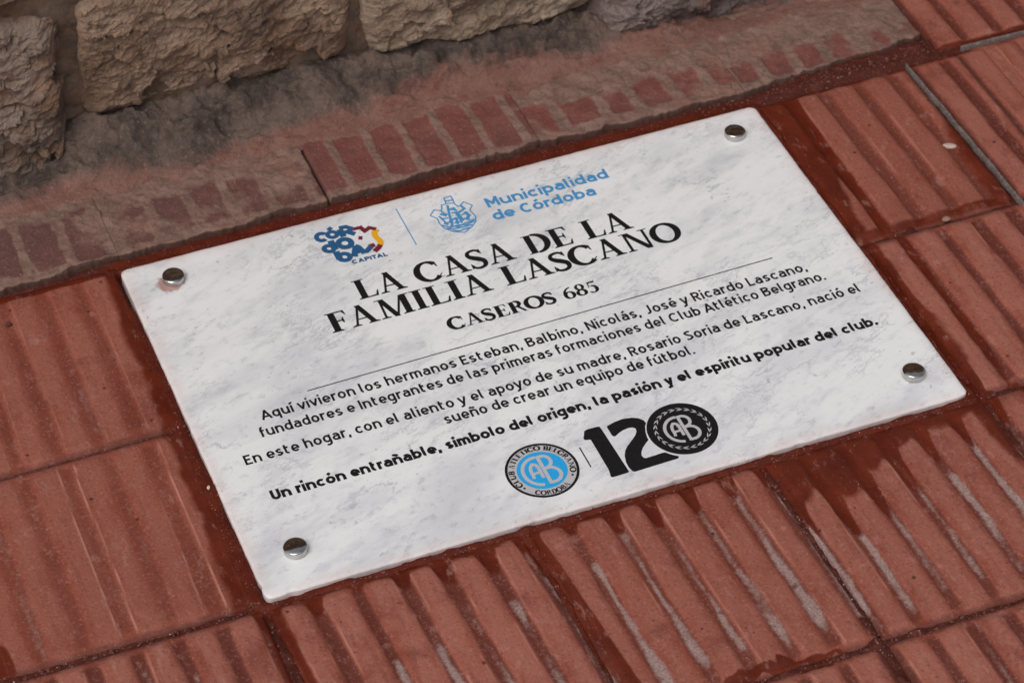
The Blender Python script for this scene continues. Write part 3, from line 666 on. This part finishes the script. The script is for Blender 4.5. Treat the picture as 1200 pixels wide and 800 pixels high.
# ---------------------------------------------------------------- print on the plaque
ZP = .00012
class Print:
    """flat ink: strokes and fills, each stroke a hair above the last"""
    def __init__(s): s.v = []; s.f = []; s.k = 0
    def z(s): s.k += 1; return ZP+(s.k % 9)*.000004
    def stroke(s, P, W, closed=False):
        P = np.array(P, float); n = len(P)
        if not closed and n > 2 and np.isscalar(W):          # break at sharp corners so both limbs keep their weight
            for i in range(1, n-1):
                a = P[i]-P[i-1]; b = P[i+1]-P[i]; la = np.linalg.norm(a); lb = np.linalg.norm(b)
                if la > 1e-9 and lb > 1e-9 and np.dot(a, b)/(la*lb) < .72:
                    e = W*(.46 if np.dot(a, b)/(la*lb) > -.2 else .25)
                    s.stroke(np.vstack([P[:i], P[i]+a/la*e]), W); s.stroke(np.vstack([P[i]-b/lb*e, P[i+1:]]), W); return
        if closed and np.allclose(P[0], P[-1]): P = P[:-1]; n -= 1
        Wd = np.full(n, float(W)) if np.isscalar(W) else np.array(W, float)[:n]
        if closed:
            a = P-np.roll(P, 1, 0); b = np.roll(P, -1, 0)-P
        else:
            d = np.diff(P, axis=0); a = np.vstack([d[:1], d]); b = np.vstack([d, d[-1:]])
        a = a/np.maximum(np.linalg.norm(a, axis=1), 1e-9)[:, None]; b = b/np.maximum(np.linalg.norm(b, axis=1), 1e-9)[:, None]
        t = a+b; t /= np.maximum(np.linalg.norm(t, axis=1), 1e-6)[:, None]
        nn = np.stack([-t[:, 1], t[:, 0]], 1)
        mi = 1/np.clip((nn*np.stack([-a[:, 1], a[:, 0]], 1)).sum(1), .55, 1)
        h = (Wd/2*mi)[:, None]; z = s.z(); k0 = len(s.v)
        for p, q in zip(P+nn*h, P-nn*h): s.v += [(p[0], p[1], z), (q[0], q[1], z)]
        m = n if closed else n-1
        for i in range(m):
            j = (i+1) % n; s.f.append((k0+2*i, k0+2*i+1, k0+2*j+1, k0+2*j))
    def poly(s, P):
        z = s.z(); k0 = len(s.v); s.v += [(p[0], p[1], z) for p in P]; s.f.append(tuple(range(k0, k0+len(P))))
    def disc(s, cx, cy, r0, r1, n=72, zz=None):
        z = s.z() if zz is None else zz; k0 = len(s.v)
        for k in range(n):
            a = 2*math.pi*k/n
            s.v += [(cx+r0*math.cos(a), cy+r0*math.sin(a), z), (cx+r1*math.cos(a), cy+r1*math.sin(a), z)]
        for k in range(n):
            j = (k+1) % n; s.f.append((k0+2*k, k0+2*k+1, k0+2*j+1, k0+2*j))
    def obj(s, name, mat, parent=None, dz=0., label=None):
        bm = bmesh.new(); vs = [bm.verts.new((x, y, z+dz)) for x, y, z in s.v]
        for f in s.f:
            try: bm.faces.new([vs[i] for i in f])
            except ValueError: pass
        bmesh.ops.triangulate(bm, faces=[f for f in bm.faces if len(f.verts) > 4])
        for f in bm.faces:
            f.normal_update()
            if f.normal.z < 0: f.normal_flip()
        me = bpy.data.meshes.new(name); bm.to_mesh(me); bm.free()
        return info(pl(name, me, [mat], parent), label)

def arc(cx, cy, rx, ry, a0, a1, n=None):
    n = n or max(3, int(abs(a1-a0)/14))
    return [(cx+rx*math.cos(R(a0+(a1-a0)*k/n)), cy+ry*math.sin(R(a0+(a1-a0)*k/n))) for k in range(n+1)]
def crom(P, n=5):
    P = [np.array(p, float) for p in P]; P = [2*P[0]-P[1]]+P+[2*P[-1]-P[-2]]; out = []
    for i in range(1, len(P)-2):
        for k in range(n):
            t = k/n; a, b, c, d = P[i-1:i+3]
            out.append(tuple(.5*((2*b)+(-a+c)*t+(2*a-5*b+4*c-d)*t*t+(-a+3*b-3*c+d)*t**3)))
    out.append(tuple(P[-2])); return out

# --- a rounded sans: cap height 1, x height .74; strokes are centre lines
def sans(ch, w):
    h = w/2; X = .755; t = X-h; b = h; m = (t+b)/2; ry = (t-b)/2; L = (.055 if w < .18 else .038)+h; B = .44+.08*(w > .18); Rr = L+B; cx = L+B/2; rx = B/2; AS = 1.04
    acc = {'í': 'ı', 'á': 'a', 'ó': 'o', 'é': 'e', 'ú': 'u'}
    if ch in acc:
        adv, st = sans(acc[ch], w); c = adv/2; return adv, st+[[(c-.09, X+.10+h*.3), (c+.15, X+.29)]]
    if ch == 'ñ':
        adv, st = sans('n', w); c = adv/2; return adv, st+[crom([(c-.19, X+.12), (c-.09, X+.21), (c+.07, X+.13), (c+.19, X+.21)])]
    def bowl(a0=0, a1=360): return arc(cx, m, rx, ry, a0, a1)
    T = {}
    if ch == ' ': return (.30 if w < .18 else .36), []
    if ch == 'o': return Rr+L, [bowl()]
    if ch == 'c': return Rr+L-.05, [bowl(42, 318)]
    if ch == 'e': return Rr+L-.02, [[(L+.02, m-.02), (Rr, m-.02)]+bowl(-3, 0)[:1]+bowl(4, 318)]
    if ch == 'a':
        a = L+.40+.06*(w > .18)
        return a+L, [[(a, 0), (a, t-.20)]+arc((a+L)/2+.01, t-.20, (a-L)/2-.01, .20, 0, 145), [(a, m+.06), (L+.18, m+.06)]+arc(L+.17, (m+.06+b)/2, .17, (m+.06-b)/2, 90, 270)+[(a-.15, b), (a, b+.10)]]
    if ch in 'dqg':
        s = [bowl()]
        if ch == 'd': s.append([(Rr, 0), (Rr, AS)])
        if ch == 'q': s.append([(Rr, X), (Rr, -.27)])
        if ch == 'g': s.append([(Rr, X), (Rr, 0)]+arc(cx, -.03, rx, .22, 0, -130))
        return Rr+L, s
    if ch in 'bp':
        return Rr+L, [bowl(), [(L, 0), (L, AS)] if ch == 'b' else [(L, X), (L, -.27)]]
    if ch in 'nh':
        return Rr+L, [[(L, 0), (L, X if ch == 'n' else AS)], [(L, m)]+arc(cx, t-.24, rx, .24, 165, 0)+[(Rr, 0)]]
    if ch == 'm':
        q = .36+.04*(w > .18); s = [[(L, 0), (L, X)]]
        for k in (0, 1): s.append([(L+q*k, m)]+arc(L+q*(k+.5), t-.2, q/2, .2, 165, 0)+[(L+q*(k+1), 0)])
        return L*2+2*q, s
    if ch == 'u': return Rr+L, [[(Rr, 0), (Rr, X)], [(L, X)]+arc(cx, b+.24, rx, .24, 180, 345)+[(Rr, m)]]
    if ch == 'r': return L+.36, [[(L, 0), (L, X)], [(L, m)]+arc(L+.24, t-.22, .24, .22, 170, 82)+[(L+.31, t)]]
    if ch in 'iı':
        s = [[(L, 0), (L, X)]]
        if ch == 'i': s.append([(L, X+.13), (L, X+.13+w*1.05)])
        return 2*L, s
    if ch == 'l': return 2*L+.10, [[(L, AS)]+arc(L+.13, b+.13, .13, .13, 180, 265)]
    if ch == 't': return L*2+.27, [[(L+.04, X+.20)]+arc(L+.19, b+.14, .15, .14, 180, 290), [(L-.08, t), (L+.27, t)]]
    if ch == 'f': return L*2+.20, [[(L+.04, 0), (L+.04, .80)]+arc(L+.19, .82, .15, .17, 180, 80), [(L-.08, t), (L+.26, t)]]
    if ch == 's': return L*2+.36, [crom([(L+.35, t-.06), (L+.19, t), (L+.02, t-.11), (L+.12, m+.02), (L+.28, m-.05), (L+.36, b+.12), (L+.18, b), (L, b+.07)])]
    if ch == 'v': return .56+w*.6, [[(h*.9, X), (.28+w*.3, b*.6), (.56+w*.6-h*.9, X)]]
    if ch == 'y': return .56+w*.6, [[(h*.9, X), (.28+w*.3, .04)], [(.56+w*.6-h*.9, X), (.22+w*.3, -.16), (.05, -.25)]]
    if ch == '.': return .14+w, [[(.07+h, 0), (.07+h, w*1.05)]]
    if ch == ',': return .14+w, [[(.08+h, w*.9), (.03+h, -.15)]]
    if ch == 'A': return .74+w*.5, [[(h*.9, 0), (.37+w*.25, 1-h*.6), (.74+w*.5-h*.9, 0)], [(.17, .30), (.57+w*.5, .30)]]
    if ch == 'E': return L+.52, [[(L+.44, 1-h), (L, 1-h), (L, h), (L+.46, h)], [(L, .52), (L+.38, .52)]]
    if ch == 'I': return 2*L, [[(L, 0), (L, 1)]]
    if ch == 'L': return L+.50, [[(L, 1), (L, h), (L+.44, h)]]
    if ch == 'N': return 2*L+.54, [[(L, 0), (L, 1-h*.3), (L+.54, h*.3), (L+.54, 1)]]
    if ch == 'M': return 2*L+.66, [[(L, 0), (L, 1-h*.3), (L+.33, .35), (L+.66, 1-h*.3), (L+.66, 0)]]
    if ch == 'U': return 2*L+.52, [[(L, 1), (L, .3)]+arc(L+.26, h+.26, .26, .26, 180, 360)+[(L+.52, 1)]]
    if ch == 'J': return L+.42+h, [[(L+.33, 1), (L+.33, .3)]+arc(L+.14, h+.22, .19, .22, 0, -120)]
    if ch == 'T': return .66, [[(.33, 0), (.33, 1)], [(.02, 1-h), (.64, 1-h)]]
    if ch == 'P': return L+.56, [[(L, 0), (L, 1-h), (L+.24, 1-h)]+arc(L+.26, .68, .22, .32-h, 85, -85)+[(L, .36+h)]]
    if ch == 'B': return 2*L+.48, [[(L, 0), (L, 1)], [(L, 1-h), (L+.22, 1-h)]+arc(L+.24, .76, .2, .24-h, 85, -85)+[(L, .52)], [(L, .52), (L+.25, .52)]+arc(L+.26, .26+h/2, .22, .26-h/2, 85, -85)+[(L, h)]]
    if ch == 'R': return 2*L+.46, [[(L, 0), (L, 1)], [(L, 1-h), (L+.22, 1-h)]+arc(L+.24, .70, .22, .30-h, 85, -85)+[(L, .40+h)], [(L+.24, .42), (L+.48, 0)]]
    if ch == 'C': return 2*L+.58, [arc(L+.32, .5, .32, .5-h, 48, 312)]
    if ch == 'S': return 2*L+.46, [crom([(L+.45, .88), (L+.24, 1-h), (L+.02, .77), (L+.20, .55), (L+.38, .42), (L+.46, .24), (L+.24, h), (L-.02, .12)])]
    return .5, []

# --- a bold display serif: (points, width) strokes and polygons, cap height 1
TK, TN = .198, .088
def serif(ch):
    S_ = []; P_ = []
    def foot(x, hw, y=0., w=TK):
        s = 1 if y < .5 else -1; t = .040
        P_.append([(x-hw, y), (x+hw, y), (x+hw, y+s*t), (x+w*.5+.012, y+s*(t+.012)), (x+w*.5, y+s*(t+.05)), (x-w*.5, y+s*(t+.05)), (x-w*.5-.012, y+s*(t+.012)), (x-hw, y+s*t)])
    def vst(x, y0=0., y1=1., w=TK): S_.append(([(x, y0), (x, y1)], w))
    def diag(x0, y0, x1, y1, w):   # horizontally cut diagonal, w measured along x
        P_.append([(x0-w/2, y0), (x0+w/2, y0), (x1+w/2, y1), (x1-w/2, y1)])
    def bowlw(cx, cy, rx, ry, a0, a1, tk=TK, tn=TN, n=28):
        pts = []; ws = []
        for k in range(n+1):
            a = R(a0+(a1-a0)*k/n); pts.append((cx+rx*math.cos(a), cy+ry*math.sin(a))); ws.append(tn+(tk-tn)*abs(math.cos(a))**1.5)
        S_.append((pts, ws))
    if ch == ' ': return .46, S_, P_
    if ch == 'I': vst(.23); foot(.23, .22); foot(.23, .22, 1.); return .50, S_, P_
    if ch == 'L':
        vst(.24); foot(.24, .22); foot(.24, .22, 1.)
        P_.append([(.3, 0), (.74, 0), (.80, .29), (.755, .29), (.66, .075), (.3, .055)]); return .83, S_, P_
    if ch in 'EF':
        vst(.24); foot(.24, .22); foot(.24, .22, 1.)
        P_.append([(.3, 1), (.70, 1), (.74, .76), (.70, .76), (.61, .935), (.3, .945)])
        P_.append([(.3, .48), (.52, .48), (.56, .38), (.60, .38), (.60, .66), (.56, .66), (.52, .545), (.3, .545)])
        if ch == 'E': P_.append([(.3, 0), (.74, 0), (.80, .27), (.755, .27), (.66, .072), (.3, .055)])
        return (.83 if ch == 'E' else .76), S_, P_
    if ch == 'A':
        diag(.17, 0, .45, .96, .090); diag(.81, 0, .455, 1.03, .205); foot(.17, .17, 0, .05); foot(.80, .21, 0, .18)
        P_.append([(.26, .30), (.68, .30), (.66, .36), (.28, .36)]); return 1.02, S_, P_
    if ch == 'M':
        diag(.22, 0, .25, .98, .088); foot(.22, .17, 0, .05); P_.append([(.06, 1), (.36, 1), (.30, .95), (.06, .958)])
        diag(.63, -.02, .28, 1., .20); diag(.63, -.02, 1.00, 1., .088); vst(1.07); foot(1.07, .22); P_.append([(.97, 1), (1.30, 1), (1.30, .958), (.98, .94)])
        return 1.34, S_, P_
    if ch == 'N':
        vst(.22, 0, .98, .088); foot(.22, .17, 0, .05); P_.append([(.04, 1), (.32, 1), (.26, .95), (.04, .958)])
        diag(.88, -.03, .27, 1., .21); vst(.93, 0, 1, .088); foot(.93, .17, 1., .05); return 1.13, S_, P_
    if ch in 'CG':
        bowlw(.50, .5, .42, .49, 42, 318, TK+.02)
        P_.append([(.78, .86), (.86, .66), (.90, .66), (.87, .93), (.80, .90)])
        if ch == 'G': vst(.80, .04, .42, .15); foot(.80, .18, .44+.04, .0)
        else: P_.append([(.79, .17), (.80, .13), (.94, .25), (.91, .28)])
        return .98, S_, P_
    if ch == 'O': bowlw(.52, .5, .44, .49, 0, 360, TK+.01, TN, 44); return 1.06, S_, P_
    if ch == 'D':
        vst(.24); P_.append([(.02, 0), (.40, 0), (.40, .05), (.02, .04)]); P_.append([(.02, 1), (.40, 1), (.40, .95), (.02, .96)])
        bowlw(.40, .5, .46, .475, -90, 90, TK+.01); return .98, S_, P_
    if ch in 'RPB':
        vst(.24); foot(.24, .22); P_.append([(.02, 1), (.44, 1), (.44, .95), (.02, .96)])
        bowlw(.42, .745, .25, .23, -90, 90, .17); S_.append(([(.3, .51), (.44, .51)], .05))
        if ch == 'R': P_.append([(.42, .52), (.62, .50), (.90, .03), (1., .0), (.76, .0)]); return .96, S_, P_
        if ch == 'B': bowlw(.44, .27, .29, .245, -90, 90, .18); P_.append([(.02, 0), (.45, 0), (.45, .05), (.02, .04)]); return .84, S_, P_
        return .76, S_, P_
    if ch == 'T': vst(.44); foot(.44, .2); P_.append([(.04, 1), (.84, 1), (.86, .74), (.82, .74), (.74, .94), (.14, .94), (.06, .74), (.02, .74)]); return .88, S_, P_
    if ch == 'U':
        vst(.24, .35, 1); foot(.24, .2, 1.); bowlw(.53, .35, .29, .33, 180, 360, TK); vst(.84, .3, 1, .07); foot(.84, .16, 1., .05); return 1.05, S_, P_
    if ch == 'S':
        pts = crom([(.57, .80), (.48, .93), (.32, .965), (.14, .90), (.10, .74), (.22, .60), (.42, .47), (.565, .33), (.55, .12), (.36, .02), (.16, .06), (.08, .20)], 4)
        n = len(pts); ws = [TN+(TK-.01-TN)*math.exp(-((k/(n-1)-.53)/.22)**2) for k in range(n)]
        S_.append((pts, ws)); P_.append([(.55, .97), (.60, .97), (.615, .72), (.57, .72), (.50, .88)]); P_.append([(.04, .30), (.08, .30), (.15, .10), (.07, .02), (.03, .02)])
        return .72, S_, P_
    if ch == '6':
        bowlw(.35, .30, .235, .275, 0, 360, .155, .055, 32)
        pts = crom([(.10, .34), (.13, .58), (.27, .82), (.54, .97)], 6); n = len(pts); S_.append((pts, [.145-.09*k/(n-1) for k in range(n)])); return .70, S_, P_
    if ch == '8': bowlw(.35, .26, .23, .235, 0, 360, .150, .06, 32); bowlw(.35, .745, .19, .225, 0, 360, .130, .06, 32); return .70, S_, P_
    if ch == '5':
        bowlw(.29, .31, .25, .285, -125, 95, .16, .055, 28); P_.append([(.15, .97), (.54, .97), (.58, 1.02), (.60, 1.02), (.56, .84), (.19, .84)]); P_.append([(.15, .97), (.21, .97), (.19, .53), (.12, .50)])
        P_.append([(.10, .16), (.22, .12), (.17, .01), (.06, .10)]); return .66, S_, P_
    return .6, S_, P_

def line_sans(pr, text, x0, x1, y0, y1, cap, w, bold=0.):
    """fit text between x0 and x1, base line from y0 to y1"""
    gl = [sans(c, w) for c in text]; tot = sum(g[0] for g in gl); sx = (x1-x0)/tot; x = 0.
    for adv, st in gl:
        for s_ in st:
            P = [(x0+(x+px)*sx, y0+(y1-y0)*((x+px)/tot)+py*cap) for px, py in s_]
            pr.stroke(P, w*(sx+cap)/2, closed=len(s_) > 8 and math.dist(s_[0], s_[-1]) < 1e-6)
        x += adv
def line_serif(pr, text, x0, x1, y0, y1, cap, boost=1.22):
    gl = [serif(c) for c in text]; tot = sum(g[0] for g in gl)-.04; sx = (x1-x0)/tot; x = 0.
    for adv, S_, P_ in gl:
        f = lambda p: (x0+(x+p[0])*sx, y0+(y1-y0)*((x+p[0])/tot)+p[1]*cap)
        for pts, w in S_:
            k = (sx*1.15+cap*.85)/2*boost
            pr.stroke([f(p) for p in pts], w*k if np.isscalar(w) else [q*k for q in w], closed=len(pts) > 20 and math.dist(pts[0], pts[-1]) < 1e-6)
        for p in P_: pr.poly([f(q) for q in p])
        x += adv

p = Print()
line_serif(p, 'LA CASA DE LA', .1790, .4310, .2882, .2866, .0242)
line_serif(p, 'FAMILIA LASCANO', .1440, .4655, .2580, .2582, .0240)
p.obj('title_lettering', INK)
p = Print(); line_serif(p, 'CASEROS 685', .2375, .3720, .2245, .2232, .0143, 1.42); p.obj('street_number_lettering', INK)
p = Print(); p.stroke([(.1021, .2012), (.5248, .2068)], .00100); p.obj('rule', INK)
for i, (t_, a) in enumerate((
    ('Aquí vivieron los hermanos Esteban, Balbino, Nicolás, José y Ricardo Lascano,', (.0575, .5465, .1826, .1812)),
    ('fundadores e Integrantes de las primeras formaciones del Club Atlético Belgrano.', (.0505, .5560, .1644, .1652)),
    ('En este hogar, con el aliento y el apoyo de su madre, Rosario Soria de Lascano, nació el', (.0290, .5765, .1395, .1408)),
    ('sueño de crear un equipo de fútbol.', (.1935, .4155, .1236, .1240)))):
    p = Print(); line_sans(p, t_, *a, .0109, .174); p.obj('text_line', INK)
p = Print(); line_sans(p, 'Un rincón entrañable, símbolo del origen, la pasión y el espíritu popular del club.', .0370, .5710, .0955, .0996, .0109, .250)
p.obj('text_line', INK, label='bold closing line of the text')
p = Print(); line_sans(p, 'Municipalidad', .3235, .4390, .3578, .3560, .0125, .205); line_sans(p, 'de Córdoba', .3225, .4197, .3402, .3388, .0125, .205)
p.obj('city_hall_lettering', LBLUE)
p = Print()
for i, (pts, w) in enumerate(LOGO['crest']): p.stroke(pts, w*(1.3 if i < 3 else 1.75))
p.obj('castle_crest', LBLUE)
p = Print(); p.stroke(LOGO['sep_top'], .0010); p.obj('divider', LBLUE)
logo = bpy.data.objects.new('city_logo', None); C.objects.link(logo); logo.parent = plaque; logo.location = (0, 0, .02)
p = Print()
for pts, w in LOGO['blue']: p.stroke(pts, w, closed=len(pts) == 21 and math.dist(pts[0], pts[-1]) < 1e-5)
line_sans(p, 'CAPITAL', .1885, .2212, .3330, .3318, .0050, .26)
p.obj('blue_letters', DBLUE, logo)
p = Print()
for pts, w in LOGO['maroon']: p.stroke(pts, w)
p.obj('maroon_strokes', MAROON, logo)
p = Print()
for pts, w in LOGO['yellow']: p.stroke(crom(pts), w)
p.obj('yellow_stroke', YELLOW, logo)

# club emblem and the 120 mark
def monogram(p, cx, cy, r, q=1.):
    w = r*.155
    f = lambda a, b: (cx+a*r, cy+b*r)
    fw = lambda L: [f(*t) for t in L]
    p.stroke(fw(arc(-.10, 0, .72, .80, 82, 262, 22)), w)                               # C
    p.stroke(fw([(-.10, -.42), (-.10, .20)]+arc(-.28, .20, .18, .24, 0, 90)+arc(-.30, -.05, .17, .45, 95, 200)), w*.95)   # A
    p.stroke(fw([(-.46, -.20), (-.50, -.34)]), w*.9)
    p.stroke(fw([(-.40, -.08), (-.10, -.08)]), w*.8)
    p.stroke(fw([(.09, -.84), (.09, .84)]), w)                                         # B
    p.stroke(fw([(.09, .76)]+arc(.20, .42, .34, .35, 80, -78)+[(.09, .05)]), w)
    p.stroke(fw([(.09, .05)]+arc(.26, -.37, .42, .42, 80, -80)+[(.09, -.78)]), w)
def around(p, text, cx, cy, r, cap, a_mid, span, inward=False):
    gl = [serif(c) for c in text]; tot = sum(g[0] for g in gl); x = 0; sx = R(span)*r/tot
    for adv, S_, P_ in gl:
        def f(q):
            t = ((x+q[0])/tot-.5)*R(span)
            if inward: a = R(a_mid)+t; rr = r+cap/2-q[1]*cap
            else: a = R(a_mid)-t; rr = r-cap/2+q[1]*cap
            return (cx+rr*math.cos(a), cy+rr*math.sin(a))
        k = (sx+cap)/2*(.85 if inward else 1.)
        for pts, w in S_: p.stroke([f(t) for t in pts], w*k*1.6 if np.isscalar(w) else [q*k*1.5+.00022 for q in w])
        for P in P_: p.poly([f(t) for t in P])
        x += adv
EX, EY, ER = .2462, .0480, .0296
em = bpy.data.objects.new('club_emblem', None); C.objects.link(em); em.parent = plaque; em.location = (0, 0, .02)
p = Print(); p.disc(EX, EY, 0.0001, ER*.965, zz=ZP-.00004); p.obj('white_ground', SILVER, em)
p = Print(); p.disc(EX, EY, ER*.925, ER); around(p, 'CLUB ATLETICO BELGRANO', EX, EY, ER*.825, ER*.155, 90, 232); around(p, 'CORDOBA', EX, EY, ER*.825, ER*.155, -90, 70, True)
for a in (-33, -147): p.disc(EX+ER*.825*math.cos(R(a)), EY+ER*.825*math.sin(R(a)), .00001, ER*.035, 16)
p.obj('black_lettering', INK, em)
p = Print(); p.disc(EX, EY, .0001, ER*.685, zz=ZP+.00002); p.obj('blue_disc', EBLUE, em)
p = Print(); monogram(p, EX, EY, ER*.64); p.obj('monogram', SILVER, em, .00006)
p = Print(); p.stroke(LOGO['sep_low'], .0011); p.obj('divider', INK)
num = bpy.data.objects.new('anniversary_number', None); C.objects.link(num); num.parent = plaque; num.location = (0, 0, .02)
p = Print(); p.poly(LOGO['one']); p.obj('digit_one', INK, num)
p = Print(); p.poly(LOGO['two']); p.obj('digit_two', INK, num)
NX, NY, NR = .3683, .0492, .0288
p = Print(); p.disc(NX, NY, .0001, NR, zz=ZP+.00001); p.obj('digit_zero', INK, num)
p = Print(); monogram(p, NX, NY, NR*.60)
n = 22
for k in range(n):
    a = 2*math.pi*k/n; da = 2*math.pi/n
    for s_ in (1, -1):
        r0 = NR*.755; pts = [(r0, 0), (r0+s_*NR*.045, .45), (r0+s_*NR*.055, .95), (r0+s_*NR*.01, .55)]
        p.poly([(NX+rr*math.cos(a+da*t), NY+rr*math.sin(a+da*t)) for rr, t in pts])
p.obj('monogram_and_laurel', SILVER, num, .00006)

# ---------------------------------------------------------------- loose bits lying about
def pebble(x, y, z, r, seed, mat, name, label, cat, sq=.6, group=None):
    bm = bmesh.new(); bmesh.ops.create_icosphere(bm, subdivisions=2, radius=r); rng = random.Random(seed)
    ax = (1+rng.uniform(0, .5), 1-rng.uniform(0, .3), sq)
    for v in bm.verts:
        k = 1+.28*(rng.random()-.5); v.co = Vector((v.co.x*ax[0]*k, v.co.y*ax[1]*k, v.co.z*ax[2]*k))
    me = bpy.data.meshes.new(name); bm.to_mesh(me); bm.free()
    o = link(name, me, None, [mat]); o.location = (x, y, z+r*sq*.55); o.rotation_euler = (0, 0, rng.uniform(0, 6))
    return info(o, label, cat, group)
pebble(-.0055, .1290, -.0022, .0019, 1, CHIPM, 'stone_chip', 'tiny white chip on the dark red stain left of the plaque', 'chip')
pebble(.7385, .2862, -.0044, .0044, 2, mat_plain('pale_lump', (.46, .33, .28), .9, 0, .3), 'mortar_lump', 'pale mortar lump in a groove beside the grey joint', 'mortar lump', .4)
pebble(.6870, .1985, -.0030, .0034, 3, mat_plain('brown_lump', (.25, .15, .11), .9, 0, .3), 'mortar_crumb', 'brown crumb on the joint right of the plaque', 'mortar crumb', .6)
pebble(-.1058, .3712, -.0018, .0026, 4, mat_plain('dark_red_crumb', (.10, .028, .022), .9, 0, .3), 'grit', 'dark red grit on the tile near the left picture edge', 'grit', .6)
pebble(.4712, .1480, -.0, .0000001+.0006, 5, INK, 'speck', 'small dark speck on the marble right of the lettering', 'speck', .5)

# grit gathered along the joints: nobody could count it
def grit(name, mat, n, seed, r0, r1, label, pale=False):
    rng = random.Random(seed); bm = bmesh.new(); k = 0
    while k < n:
        t = rng.random()
        if t < .30: x, y = rng.uniform(-.02, .82), -.2065+rng.gauss(0, .0032)
        elif t < .42: x, y = rng.choice((.4105, .4125, .0))+rng.gauss(0, .003), rng.uniform(-.2, 0)
        elif t < .55: x, y = rng.uniform(0, .6), -.004-abs(rng.gauss(0, .004))
        elif t < .66: x, y = rng.uniform(-.2, 0), .2014+rng.gauss(0, .0022)
        elif t < .76: x, y = rng.uniform(-.21, 0), -.0025+rng.gauss(0, .003)
        elif t < .88: x, y = rng.uniform(.55, .79), .408+abs(rng.gauss(0, .010))
        else: x, y = rng.uniform(-.2, .9), rng.uniform(-.25, .42)
        if -.001 < x < .601 and -.001 < y < .401: continue
        if t >= .88:
            z = -.0016
        else: z = float(grout_z(np.array([x]), np.array([y]))[0]); z = max(z, -.0060)
        if y > float(front_edge(np.array([x]))[0]) and x < .79: continue
        r_ = rng.uniform(r0, r1)*(.6 if t >= .88 else 1)
        ret = bmesh.ops.create_icosphere(bm, subdivisions=1, radius=r_)
        for v in ret['verts']:
            q = .75+.5*rng.random(); v.co = Vector((v.co.x*q+x, v.co.y*q+y, v.co.z*q*.7+z+r_*.3))
        k += 1
    me = bpy.data.meshes.new(name); bm.to_mesh(me); bm.free()
    o = link(name, me, None, [mat]); info(o, label, 'grit', None, 'stuff')
grit('loose_grit', mat_plain('dark_red_grit', (.105, .030, .022), .9, 0, .6), 900, 1, .0005, .0016, 'dark red mortar grit lying along the tile joints')
grit('sand_grains', mat_plain('pale_sand', (.46, .33, .28), .8, 0, .3), 110, 2, .0003, .0007, 'pale sand grains scattered over tiles and joints')
